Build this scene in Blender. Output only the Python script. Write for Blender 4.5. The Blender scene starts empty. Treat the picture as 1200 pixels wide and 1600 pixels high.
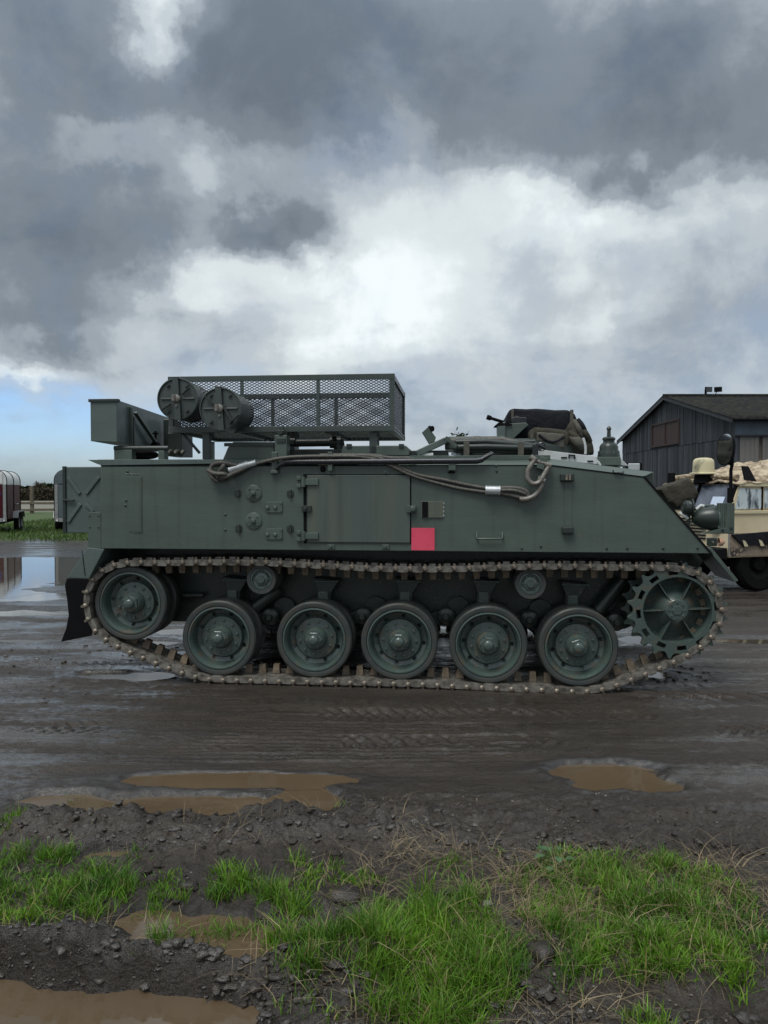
import bpy, bmesh, math, random
import numpy as np
from mathutils import Vector, Matrix

# ------------------------------------------------------------------ camera, world, sun, exposure
S = bpy.context.scene
COL = S.collection
R = math.radians
EYE = 1.555                       # eye height of the photographer
FOC = 1200.0                      # focal length in units of the 1200 x 1600 frame
PITCH = math.atan(35.0 / FOC)     # looking very slightly down

cam_data = bpy.data.cameras.new("camera")
cam_data.sensor_fit = 'VERTICAL'
cam_data.sensor_height = 32.0
cam_data.lens = 32.0 * FOC / 1600.0
cam_data.clip_start = 0.05
cam_data.clip_end = 6000
cam = bpy.data.objects.new("camera", cam_data)
cam.location = (0, 0, EYE)
cam.rotation_euler = (math.pi / 2 - PITCH, 0, 0)
COL.objects.link(cam)
S.camera = cam

SUN_EL, SUN_AZ = R(62), R(215)     # azimuth clockwise from +Y
SUN_POWER = 1.5
CLOUD_GAIN = 0.86
S.view_settings.view_transform = 'Standard'
S.view_settings.look = 'None'
S.view_settings.exposure = 0.55
S.view_settings.gamma = 1.0
S.view_settings.use_curve_mapping = False


def build_world():
    w = bpy.data.worlds.new("World")
    S.world = w
    w.use_nodes = True
    nt = w.node_tree
    nt.nodes.clear()
    N, LK = nt.nodes.new, nt.links.new

    def math_(op, a, b=None, c=None, clamp=False):
        n = N('ShaderNodeMath'); n.operation = op; n.use_clamp = clamp
        for i, v in enumerate((a, b, c)):
            if v is None: continue
            if isinstance(v, (int, float)): n.inputs[i].default_value = v
            else: LK(v, n.inputs[i])
        return n.outputs[0]

    def vmath(op, a, b=None, scale=None):
        n = N('ShaderNodeVectorMath'); n.operation = op
        for i, v in enumerate((a, b)):
            if v is None: continue
            if isinstance(v, tuple): n.inputs[i].default_value = v
            else: LK(v, n.inputs[i])
        if scale is not None: n.inputs['Scale'].default_value = scale
        return n.outputs['Value'] if op in ('LENGTH', 'DOT_PRODUCT') else n.outputs['Vector']

    def noise(vec, scale, detail, rough=0.55, color=False, distortion=0.0):
        n = N('ShaderNodeTexNoise')
        n.inputs['Scale'].default_value = scale; n.inputs['Detail'].default_value = detail
        n.inputs['Roughness'].default_value = rough; n.inputs['Distortion'].default_value = distortion
        LK(vec, n.inputs['Vector'])
        return n.outputs['Color'] if color else n.outputs['Fac']

    tc = N('ShaderNodeTexCoord').outputs['Generated']
    sep = N('ShaderNodeSeparateXYZ'); LK(tc, sep.inputs[0])
    x, y, z = sep.outputs
    az = math_('ARCTAN2', x, y)
    el = math_('ARCSINE', z)
    zc = math_('MAXIMUM', z, 0.0)
    comb = N('ShaderNodeCombineXYZ'); LK(az, comb.inputs[0]); LK(el, comb.inputs[1])
    # cloud layer coordinates, flattening toward the horizon
    k = math_('DIVIDE', 1.0, math_('ADD', zc, 0.33))
    layer = N('ShaderNodeCombineXYZ')
    LK(math_('MULTIPLY', x, k), layer.inputs[0]); LK(math_('MULTIPLY', y, k), layer.inputs[1]); LK(math_('MULTIPLY', zc, 1.6), layer.inputs[2])
    lv = layer.outputs[0]
    warp = vmath('SUBTRACT', noise(lv, 3.0, 4, 0.5, True), (0.5, 0.5, 0.5))
    warp2 = vmath('SUBTRACT', noise(tc, 9.0, 8, 0.62, True), (0.5, 0.5, 0.5))
    c = vmath('ADD', comb.outputs[0], vmath('SCALE', warp, scale=0.17))
    c = vmath('ADD', c, vmath('SCALE', warp2, scale=0.15))

    def blob(px, py, rx, ry, rot=0.0):
        a = math.atan((px - 600) / FOC); e = math.atan((765 - py) / FOC)
        m = N('ShaderNodeMapping'); m.vector_type = 'TEXTURE'
        m.inputs['Location'].default_value = (a, e, 0)
        m.inputs['Rotation'].default_value = (0, 0, rot)
        m.inputs['Scale'].default_value = (rx / FOC, ry / FOC, 1)
        LK(c, m.inputs['Vector'])
        q = vmath('DOT_PRODUCT', m.outputs[0], m.outputs[0])
        return math_('EXPONENT', math_('MULTIPLY', q, -1.0))

    D = None
    blobs = [(60, 110, 240, 130, .42), (450, 105, 190, 120, .42), (90, 400, 220, 110, .44), (430, 385, 110, 70, .48),
             (960, 150, 330, 130, .40), (1110, 262, 190, 75, .30), (140, 520, 170, 40, .16), (700, 120, 120, 100, .12),
             (900, 520, 260, 110, .06),
             (270, 45, 55, 65, -.52), (580, 340, 120, 100, -.20), (780, 400, 330, 130, -.09), (850, 315, 150, 50, -.30), (700, 440, 260, 90, -.12), (520, 475, 190, 60, -.34),
             (300, 470, 70, 55, -.35), (610, 180, 50, 50, -.16), (20, 600, 60, 22, -.35), (1000, 370, 150, 60, -.20),
             (640, 540, 300, 60, -.10), (190, 235, 110, 30, -.20), (330, 300, 60, 60, -.22), (960, 60, 200, 50, -.12), (930, 490, 120, 20, -.12)]
    for (px, py, rx, ry, amp) in blobs:
        g = math_('MULTIPLY', blob(px, py, rx, ry, R(30) if amp == -.12 else 0), amp)
        D = g if D is None else math_('ADD', D, g)
    f1 = math_('SUBTRACT', noise(lv, 2.1, 7, 0.52, distortion=0.3), 0.5)
    f2 = math_('SUBTRACT', noise(tc, 7.0, 10, 0.62, distortion=0.25), 0.5)
    D = math_('ADD', D, math_('MULTIPLY', f1, 0.50))
    D = math_('ADD', D, math_('MULTIPLY', f2, 0.62))
    D = math_('ADD', D, 0.465)
    ramp = N('ShaderNodeValToRGB'); cr = ramp.color_ramp
    cr.interpolation = 'EASE'
    stops = [(0.0, (.72, .775, .79)), (.22, (.56, .615, .635)), (.42, (.40, .445, .48)), (.58, (.265, .305, .345)),
             (.76, (.165, .198, .234)), (1.0, (.112, .139, .170))]
    cr.elements[0].position = 0; cr.elements[0].color = (*stops[0][1], 1)
    cr.elements[1].position = 1; cr.elements[1].color = (*stops[-1][1], 1)
    for p, col in stops[1:-1]:
        e = cr.elements.new(p); e.color = (*col, 1)
    LK(D, ramp.inputs[0])
    # overcast skies brighten steadily toward the zenith
    zen = math_('ADD', 1.0, math_('MULTIPLY', math_('MAXIMUM', math_('SUBTRACT', zc, 0.42), 0.0), 1.5))
    cloud = vmath('SCALE', ramp.outputs[0]); cloud.node.inputs['Scale'].default_value = 1.0
    LK(math_('MULTIPLY', zen, 10.0 * CLOUD_GAIN), cloud.node.inputs['Scale'])
    # clear gaps show the blue sky
    sky = N('ShaderNodeTexSky'); sky.sky_type = 'NISHITA'; sky.sun_disc = False
    sky.sun_elevation = SUN_EL; sky.sun_rotation = SUN_AZ
    sky.air_density = 1.0; sky.dust_density = 1.2; sky.ozone_density = 1.5
    gap = None
    for (px, py, rx, ry, amp) in [(70, 668, 190, 45, .75), (480, 268, 60, 60, .08), (1175, 520, 70, 50, .10), (40, 725, 330, 45, .55), (700, 640, 700, 60, .10)]:
        g = math_('MULTIPLY', blob(px, py, rx, ry), amp)
        gap = g if gap is None else math_('ADD', gap, g)
    gap = math_('ADD', gap, math_('MULTIPLY', f2, 0.5), clamp=True)
    mix = N('ShaderNodeMix'); mix.data_type = 'RGBA'
    tint = vmath('MULTIPLY', sky.outputs[0], (.80, .98, 1.28))
    LK(gap, mix.inputs['Factor']); LK(cloud, mix.inputs['A']); LK(tint, mix.inputs['B'])
    bg = N('ShaderNodeBackground'); bg.inputs['Strength'].default_value = 0.1
    LK(mix.outputs['Result'], bg.inputs['Color'])
    out = N('ShaderNodeOutputWorld'); LK(bg.outputs[0], out.inputs['Surface'])


build_world()
sun_data = bpy.data.lights.new("sun", 'SUN')
sun_data.energy = SUN_POWER
sun_data.angle = R(28)
sun_data.color = (1.0, 0.97, 0.92)
sun = bpy.data.objects.new("sun", sun_data)
_d = Vector((math.sin(SUN_AZ) * math.cos(SUN_EL), math.cos(SUN_AZ) * math.cos(SUN_EL), math.sin(SUN_EL)))
sun.rotation_euler = _d.to_track_quat('Z', 'Y').to_euler()
sun.location = (0, -10, 30)
COL.objects.link(sun)

# ------------------------------------------------------------------ helpers
rnd = random.Random(7)
rng = np.random.default_rng(11)


def ray(px, py):
    cx, cy = (px - 600) / FOC, (800 - py) / FOC
    return Vector((cx, math.cos(PITCH) + cy * math.sin(PITCH), -math.sin(PITCH) + cy * math.cos(PITCH)))


def G(px, py, z=0.0):
    """where the sight line through a point of the photograph meets the level z"""
    d = ray(px, py); t = (z - EYE) / d.z
    return (d.x * t, d.y * t)


def W(px, py, Y):
    """point on the sight line at distance Y ahead of the camera"""
    d = ray(px, py); t = Y / d.y
    return Vector((d.x * t, Y, EYE + d.z * t))


TH = R(5.5)
VO = Vector((0, 6.0, 0))
VU = Vector((math.cos(TH), -math.sin(TH), 0))
VV = Vector((math.sin(TH), math.cos(TH), 0))


def P(px, py, v=0.0):
    """vehicle coordinates (along, up) of a photograph point lying v metres behind the near side plate"""
    d = ray(px, py); t = (v + VO.dot(VV)) / d.dot(VV)
    p = Vector((0, 0, EYE)) + d * t
    return ((p - VO).dot(VU), p.z)


class MB:
    def __init__(self): self.v, self.f = [], []

    def add(self, vs, fs):
        o = len(self.v); self.v += [tuple(a) for a in vs]
        self.f += [tuple(i + o for i in f) for f in fs]; return self

    def box(self, x0, x1, y0, y1, z0, z1):
        vs = [(x, y, z) for z in (z0, z1) for y in (y0, y1) for x in (x0, x1)]
        return self.add(vs, [(0, 2, 3, 1), (4, 5, 7, 6), (0, 1, 5, 4), (2, 6, 7, 3), (0, 4, 6, 2), (1, 3, 7, 5)])

    def prism(self, poly, y0, y1):
        """poly of (x,z), extruded along y"""
        n = len(poly)
        vs = [(a, y0, b) for a, b in poly] + [(a, y1, b) for a, b in poly]
        fs = [tuple(range(n)), tuple(range(2 * n - 1, n - 1, -1))]
        fs += [(i, i + n, (i + 1) % n + n, (i + 1) % n) for i in range(n)]
        return self.add(vs, fs)

    def tube(self, path, r, n=8, caps=True, closed=False):
        path = [Vector(p) for p in path]; m = len(path); vs, fs = [], []
        prev = None
        for i, p in enumerate(path):
            a = path[(i - 1) % m] if closed or i > 0 else p
            b = path[(i + 1) % m] if closed or i < m - 1 else p
            t = (b - a).normalized() if (b - a).length > 1e-9 else Vector((1, 0, 0))
            if prev is None:
                s = Vector((0, 0, 1)) if abs(t.z) < .9 else Vector((1, 0, 0))
                u = t.cross(s).normalized()
            else:
                u = (prev - t * prev.dot(t)).normalized()
            prev = u; w = t.cross(u)
            rr = r[i] if isinstance(r, (list, tuple)) else r
            for k in range(n):
                a_ = 2 * math.pi * k / n
                vs.append(p + (u * math.cos(a_) + w * math.sin(a_)) * rr)
        for i in range(m if closed else m - 1):
            j = (i + 1) % m
            for k in range(n):
                fs.append((i * n + k, i * n + (k + 1) % n, j * n + (k + 1) % n, j * n + k))
        if caps and not closed:
            fs.append(tuple(range(n - 1, -1, -1))); fs.append(tuple((m - 1) * n + k for k in range(n)))
        return self.add(vs, fs)

    def bar(self, a, b, w, h=None):
        """square section bar from a to b"""
        h = h or w; a, b = Vector(a), Vector(b); t = (b - a).normalized()
        s = Vector((0, 0, 1)) if abs(t.z) < .9 else Vector((0, 1, 0))
        u = t.cross(s).normalized(); q = u.cross(t).normalized()
        vs = [p + u * su * w / 2 + q * sq * h / 2 for p in (a, b) for su, sq in ((-1, -1), (1, -1), (1, 1), (-1, 1))]
        return self.add(vs, [(0, 3, 2, 1), (4, 5, 6, 7)] + [(i, (i + 1) % 4, (i + 1) % 4 + 4, i + 4) for i in range(4)])

    def lathe(self, prof, c=(0, 0, 0), n=32, axis='y', skip=None, cap0=False, cap1=False):
        """prof of (r, t); t runs along the axis"""
        vs, fs = [], []
        for r, t in prof:
            for k in range(n):
                a = 2 * math.pi * k / n; p, q = r * math.cos(a), r * math.sin(a)
                if axis == 'y': vs.append((c[0] + p, c[1] + t, c[2] + q))
                elif axis == 'z': vs.append((c[0] + p, c[1] + q, c[2] + t))
                else: vs.append((c[0] + t, c[1] + p, c[2] + q))
        for i in range(len(prof) - 1):
            for k in range(n):
                if skip and skip(i, k): continue
                fs.append((i * n + k, i * n + (k + 1) % n, (i + 1) * n + (k + 1) % n, (i + 1) * n + k))
        if cap0: fs.append(tuple(range(n)))
        if cap1: fs.append(tuple((len(prof) - 1) * n + k for k in range(n - 1, -1, -1)))
        return self.add(vs, fs)

    def dome_bolt(self, c, r, h=None, n=6):
        h = h or r * .6
        return self.lathe([(r, 0), (r, -h), (r * .7, -h * 1.3)], c, n, 'y', cap1=True)

    def build(self, name, mat, parent=None, loc=(0, 0, 0), smooth=0, bevel=0, merge=False):
        me = bpy.data.meshes.new(name)
        me.from_pydata(self.v, [], self.f)
        bm = bmesh.new(); bm.from_mesh(me)
        if merge: bmesh.ops.remove_doubles(bm, verts=bm.verts, dist=1e-5)
        bmesh.ops.recalc_face_normals(bm, faces=bm.faces)
        bm.to_mesh(me); bm.free()
        return link(name, me, mat, parent, loc, smooth, bevel)


def link(name, me, mat, parent=None, loc=(0, 0, 0), smooth=0, bevel=0):
    if mat is not None and not me.materials: me.materials.append(mat)
    if smooth:
        me.polygons.foreach_set('use_smooth', [True] * len(me.polygons))
        me.set_sharp_from_angle(angle=R(smooth))
    o = bpy.data.objects.new(name, me); COL.objects.link(o)
    o.location = loc
    if parent is not None: o.parent = parent
    if bevel:
        b = o.modifiers.new("edge", 'BEVEL'); b.width = bevel; b.segments = 2; b.limit_method = 'ANGLE'; b.angle_limit = R(40)
        b.harden_normals = False
    return o


def same(o, name, parent, loc=(0, 0, 0), rot=(0, 0, 0), label=None):
    c = o.copy(); COL.objects.link(c); c.name = name; c.parent = parent; c.location = loc; c.rotation_euler = rot
    if 'label' in c and label is None: del c['label']
    if label: c['label'] = label
    return c


def tag(o, label=None, cat=None, group=None, kind=None):
    if label: o['label'] = label
    if cat: o['category'] = cat
    if group: o['group'] = group
    if kind: o['kind'] = kind
    return o


def thing(name, label, cat, loc=(0, 0, 0), rz=0, group=None):
    o = bpy.data.objects.new(name, None); COL.objects.link(o)
    o.empty_display_size = .2
    o.location = loc; o.rotation_euler = (0, 0, rz)
    return tag(o, label, cat, group)


def wob(path, n=3):
    """Chaikin-smoothed path"""
    p = [Vector(a) for a in path]
    for _ in range(n):
        q = [p[0]]
        for i in range(len(p) - 1): q += [p[i] * .75 + p[i + 1] * .25, p[i] * .25 + p[i + 1] * .75]
        q.append(p[-1]); p = q
    return p


# numpy value noise -------------------------------------------------
_tab = np.random.default_rng(5).random((257, 257))
_tab[256, :] = _tab[0, :]; _tab[:, 256] = _tab[:, 0]


def vn(x, y):
    xi, yi = np.floor(x).astype(int), np.floor(y).astype(int)
    fx, fy = x - xi, y - yi
    fx = fx * fx * (3 - 2 * fx); fy = fy * fy * (3 - 2 * fy)
    xi &= 255; yi &= 255
    a = _tab[xi, yi] * (1 - fx) + _tab[xi + 1, yi] * fx
    b = _tab[xi, yi + 1] * (1 - fx) + _tab[xi + 1, yi + 1] * fx
    return a * (1 - fy) + b * fy - .5


def fbm(x, y, o=5, g=.5):
    s, a = 0, 1.0
    for i in range(o):
        s = s + a * vn(x + 17.3 * i, y + 9.1 * i); x = x * 2.03; y = y * 2.03; a *= g
    return s


def sstep(a, b, x):
    t = np.clip((x - a) / (b - a), 0, 1); return t * t * (3 - 2 * t)


# materials ---------------------------------------------------------
def material(name, color, rough=.5, metal=0, var=.25, scale=6, stretch=(1, 1, 1), bump=.1, bump_scale=40, color2=None,
             spec=.5, detail=6, rough_var=.15, bump_dist=.004, ramp=(.35, .7), coat=0, random_island=False, obj_random=False):
    m = bpy.data.materials.new(name); m.use_nodes = True
    nt = m.node_tree; N, LK = nt.nodes.new, nt.links.new
    b = nt.nodes['Principled BSDF']
    tc = N('ShaderNodeTexCoord'); mp = N('ShaderNodeMapping'); mp.inputs['Scale'].default_value = stretch
    LK(tc.outputs['Object'], mp.inputs[0])
    if obj_random:
        oi = N('ShaderNodeObjectInfo'); sc_ = N('ShaderNodeMath'); sc_.operation = 'MULTIPLY'; sc_.inputs[1].default_value = 37.0
        LK(oi.outputs['Random'], sc_.inputs[0]); LK(sc_.outputs[0], mp.inputs['Location'])
    n1 = N('ShaderNodeTexNoise'); n1.inputs['Scale'].default_value = scale; n1.inputs['Detail'].default_value = detail; n1.inputs['Roughness'].default_value = .6
    LK(mp.outputs[0], n1.inputs['Vector'])
    cr = N('ShaderNodeValToRGB')
    c2 = color2 or tuple(max(0, v * (1 - var)) for v in color)
    c1 = color if color2 else tuple(min(1, v * (1 + var)) for v in color)
    cr.color_ramp.elements[0].position = ramp[0]; cr.color_ramp.elements[1].position = ramp[1]
    cr.color_ramp.elements[0].color = (*c2, 1); cr.color_ramp.elements[1].color = (*c1, 1)
    LK(n1.outputs['Fac'], cr.inputs[0])
    src = cr.outputs[0]
    if random_island:
        g = N('ShaderNodeNewGeometry'); hs = N('ShaderNodeHueSaturation')
        mr = N('ShaderNodeMapRange'); mr.inputs['To Min'].default_value = .55; mr.inputs['To Max'].default_value = 1.45
        LK(g.outputs['Random Per Island'], mr.inputs['Value']); LK(mr.outputs[0], hs.inputs['Value'])
        LK(src, hs.inputs['Color']); src = hs.outputs[0]
    LK(src, b.inputs['Base Color'])
    b.inputs['Metallic'].default_value = metal
    b.inputs['Specular IOR Level'].default_value = spec
    b.inputs['Coat Weight'].default_value = coat
    mr = N('ShaderNodeMapRange'); mr.inputs['To Min'].default_value = rough - rough_var; mr.inputs['To Max'].default_value = rough + rough_var
    n2 = N('ShaderNodeTexNoise'); n2.inputs['Scale'].default_value = scale * 2.7; n2.inputs['Detail'].default_value = 5
    LK(mp.outputs[0], n2.inputs['Vector']); LK(n2.outputs['Fac'], mr.inputs['Value']); LK(mr.outputs[0], b.inputs['Roughness'])
    if bump:
        bp = N('ShaderNodeBump'); bp.inputs['Strength'].default_value = bump; bp.inputs['Distance'].default_value = bump_dist
        n3 = N('ShaderNodeTexNoise'); n3.inputs['Scale'].default_value = bump_scale; n3.inputs['Detail'].default_value = 4
        LK(mp.outputs[0], n3.inputs['Vector']); LK(n3.outputs['Fac'], bp.inputs['Height']); LK(bp.outputs[0], b.inputs['Normal'])
    return m


def paint_material(name, color, rough=.42, second=None):
    """brushed-on military paint: horizontal brush grain, chips and a film of dried mud low down"""
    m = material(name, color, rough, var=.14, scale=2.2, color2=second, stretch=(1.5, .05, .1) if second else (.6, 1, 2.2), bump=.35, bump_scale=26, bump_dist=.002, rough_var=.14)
    nt = m.node_tree; N, LK = nt.nodes.new, nt.links.new
    b = nt.nodes['Principled BSDF']
    src = b.inputs['Base Color'].links[0].from_socket
    geo = N('ShaderNodeNewGeometry')
    n = N('ShaderNodeTexNoise'); n.inputs['Scale'].default_value = 9; n.inputs['Detail'].default_value = 9; n.inputs['Roughness'].default_value = .72
    LK(geo.outputs['Position'], n.inputs['Vector'])
    r = N('ShaderNodeMapRange'); r.inputs['From Min'].default_value = .60; r.inputs['From Max'].default_value = .78; r.inputs['To Max'].default_value = .5
    LK(n.outputs['Fac'], r.inputs['Value'])
    mx = N('ShaderNodeMix'); mx.data_type = 'RGBA'
    LK(r.outputs[0], mx.inputs['Factor']); LK(src, mx.inputs['A']); mx.inputs['B'].default_value = (.14, .125, .10, 1)
    # rain runs and road spatter
    mp2 = N('ShaderNodeMapping'); mp2.inputs['Scale'].default_value = (16, 16, .9); tc2 = N('ShaderNodeTexCoord'); LK(tc2.outputs['Object'], mp2.inputs[0])
    n4 = N('ShaderNodeTexNoise'); n4.inputs['Scale'].default_value = 1.0; n4.inputs['Detail'].default_value = 6; LK(mp2.outputs[0], n4.inputs['Vector'])
    r4 = N('ShaderNodeMapRange'); r4.inputs['From Min'].default_value = .54; r4.inputs['From Max'].default_value = .74; r4.inputs['To Max'].default_value = .38; LK(n4.outputs['Fac'], r4.inputs['Value'])
    mx4 = N('ShaderNodeMix'); mx4.data_type = 'RGBA'; LK(r4.outputs[0], mx4.inputs['Factor']); LK(mx.outputs['Result'], mx4.inputs['A']); mx4.inputs['B'].default_value = (.035, .043, .036, 1)
    n5 = N('ShaderNodeTexNoise'); n5.inputs['Scale'].default_value = 55; n5.inputs['Detail'].default_value = 5; n5.inputs['Roughness'].default_value = .7; LK(geo.outputs['Position'], n5.inputs['Vector'])
    sz = N('ShaderNodeSeparateXYZ'); LK(geo.outputs['Position'], sz.inputs[0])
    lowr = N('ShaderNodeMapRange'); lowr.inputs['From Min'].default_value = 1.45; lowr.inputs['From Max'].default_value = .95; lowr.inputs['To Min'].default_value = 0; lowr.inputs['To Max'].default_value = .085; LK(sz.outputs[2], lowr.inputs['Value'])
    su = N('ShaderNodeMath'); su.operation = 'ADD'; LK(n5.outputs['Fac'], su.inputs[0]); LK(lowr.outputs[0], su.inputs[1])
    r5 = N('ShaderNodeMapRange'); r5.inputs['From Min'].default_value = .66; r5.inputs['From Max'].default_value = .74; r5.inputs['To Max'].default_value = .6; LK(su.outputs[0], r5.inputs['Value'])
    mx5 = N('ShaderNodeMix'); mx5.data_type = 'RGBA'; LK(r5.outputs[0], mx5.inputs['Factor']); LK(mx4.outputs['Result'], mx5.inputs['A']); mx5.inputs['B'].default_value = (.15, .135, .11, 1)
    mx = mx5
    # fine horizontal brush grain in the relief
    mp = N('ShaderNodeMapping'); mp.inputs['Scale'].default_value = (2.5, 2.5, 90)
    tc = N('ShaderNodeTexCoord'); LK(tc.outputs['Object'], mp.inputs[0])
    n3 = N('ShaderNodeTexNoise'); n3.inputs['Scale'].default_value = 1.6; n3.inputs['Detail'].default_value = 5
    LK(mp.outputs[0], n3.inputs['Vector'])
    bp = N('ShaderNodeBump'); bp.inputs['Strength'].default_value = .25; bp.inputs['Distance'].default_value = .0012
    LK(n3.outputs['Fac'], bp.inputs['Height'])
    old = b.inputs['Normal'].links[0].from_socket
    LK(old, bp.inputs['Normal']); LK(bp.outputs[0], b.inputs['Normal'])
    LK(mx.outputs['Result'], b.inputs['Base Color'])
    return m


M = {}
M['paint'] = paint_material("green_paint", (.070, .095, .080), .36)
M['cage_paint'] = paint_material("cage_green_paint", (.050, .064, .060), .36)
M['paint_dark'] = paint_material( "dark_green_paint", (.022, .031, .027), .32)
M['paint_blue'] = paint_material("faded_green_paint", (.082, .112, .105))
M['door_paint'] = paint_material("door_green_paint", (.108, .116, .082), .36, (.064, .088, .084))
M['wheel_paint'] = material("wheel_green_paint", (.058, .085, .076), .25, scale=11, bump=.25, bump_scale=60, color2=(.095, .085, .066), ramp=(.34, .47), obj_random=True, coat=.35)
M['rubber'] = material("rubber", (.034, .043, .043), .40, scale=9, obj_random=True, bump=.3, bump_scale=50, color2=(.050, .052, .046), ramp=(.42, .62))
M['black'] = material("black_rubber_sheet", (.005, .005, .006), .85, var=.2, scale=5, bump=.2, spec=.15, rough_var=.1)
M['track'] = material("muddy_track_steel", (.25, .235, .205), .42, metal=.4, color2=(.085, .076, .065), scale=18, obj_random=True, ramp=(.36, .60), bump=.45, bump_scale=60, bump_dist=.003)
M['horn'] = material("rusty_horn_steel", (.21, .16, .105), .6, metal=.1, obj_random=True, color2=(.09, .07, .05), scale=20, bump=.5, bump_scale=60)
M['pin'] = material("worn_pin_steel", (.30, .27, .22), .45, metal=.5, color2=(.14, .11, .085), scale=30, bump=.4)
M['red'] = material("red_marker_paint", (.76, .085, .155), .42, color2=(.62, .055, .105), scale=9, stretch=(1, 1, .4), bump=.4, ramp=(.3, .7))
M['steel'] = material("bright_steel", (.62, .65, .66), .34, metal=.55, color2=(.45, .47, .48), scale=14, bump=.2)
M['rope'] = material("wire_rope", (.13, .125, .11), .55, metal=.3, color2=(.06, .058, .05), scale=60, bump=.8, bump_scale=160, bump_dist=.004)
M['rusty'] = material("dull_shackle_steel", (.24, .235, .215), .48, metal=.35, color2=(.13, .115, .095), scale=26, bump=.6, bump_scale=80)
M['blackmetal'] = material("black_painted_bar", (.018, .02, .024), .28, var=.3, scale=9, bump=.15)
M['white_panel'] = material("pale_grey_and_sky_sheen", (.60, .62, .62), .4, color2=(.44, .46, .46), scale=7, bump=.2)  # on the deck plate this pale tone stands in for reflected sky
M['canvas'] = material("olive_canvas", (.068, .062, .046), .85, color2=(.036, .034, .027), scale=8, bump=.7, bump_scale=22, bump_dist=.012, spec=.2)
M['black_canvas'] = material("black_canvas", (.012, .014, .019), .7, color2=(.006, .007, .010), scale=5, bump=.8, bump_scale=14, bump_dist=.015, spec=.2)
M['strap'] = material("webbing_strap", (.085, .08, .065), .8, var=.3, scale=30, bump=.5, bump_scale=120)
M['glass'] = material("dark_glass", (.02, .025, .03), .06, var=.2, scale=3, bump=0, rough_var=.03, spec=.8)
M['mirror'] = material("mirror_glass", (.75, .78, .8), .06, metal=1, var=.05, scale=3, bump=0, rough_var=.03)
M['orange'] = material("indicator_lens", (.5, .3, .2), .25, var=.1, bump=0)

# ------------------------------------------------------------------ ground
def ell(cx, cy, rx, ry, z=0.0):
    """ground ellipse from its extent in the photograph"""
    x, y = G(cx, cy, z); x1, _ = G(cx + rx, cy, z); _, ya = G(cx, cy - ry, z); _, yb = G(cx, cy + ry, z)
    return (x, (ya + yb) / 2, abs(x1 - x), abs(ya - yb) / 2)


PUDDLES = [  # ellipses, water level, dip, material, label
    dict(e=[ell(360, 1218, 180, 13), ell(300, 1263, 235, 22), ell(470, 1255, 62, 28), ell(100, 1250, 80, 13)], z=-.010, d=.035, mud=1),
    dict(e=[ell(955, 1210, 88, 20), ell(1020, 1228, 66, 13), ell(930, 1228, 40, 12)], z=-.010, d=.035, mud=1),
    dict(e=[ell(60, 1592, 380, 72), ell(-200, 1560, 330, 66)], z=-.045, d=.085, mud=1),
    dict(e=[ell(305, 1466, 135, 40), ell(230, 1440, 60, 24), ell(385, 1490, 55, 26)], z=-.008, d=.04, mud=1),
    dict(e=[ell(182, 1336, 58, 10)], z=-.010, d=.03, mud=1),
    dict(e=[ell(-40, 903, 190, 36), ell(60, 878, 130, 10), ell(-20, 932, 130, 10)], z=-.012, d=.035, mud=0),
    dict(e=[ell(20, 957, 130, 6)], z=-.010, d=.03, mud=0),
    dict(e=[ell(190, 1055, 68, 7)], z=-.010, d=.03, mud=0),
    dict(e=[ell(128, 1031, 40, 4)], z=-.010, d=.03, mud=0),
    dict(e=[ell(285, 985, 60, 6), ell(240, 1003, 40, 5)], z=-.010, d=.03, mud=0),
    dict(e=[ell(420, 985, 60, 8), ell(470, 1035, 60, 6)], z=-.010, d=.03, mud=0),
    dict(e=[ell(700, 985, 160, 9)], z=-.010, d=.03, mud=0),
    dict(e=[ell(1010, 1000, 45, 9), ell(1045, 1055, 40, 8)], z=-.010, d=.03, mud=0),
    dict(e=[ell(1170, 1000, 50, 5)], z=-.010, d=.03, mud=0),
    dict(e=[ell(60, 1000, 60, 4)], z=-.010, d=.03, mud=0),
]


def band(y, ya, yb, s):
    return sstep(ya - s, ya + s, y) * (1 - sstep(yb - s, yb + s, y))


def yy(py): return G(600, py)[1]


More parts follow.
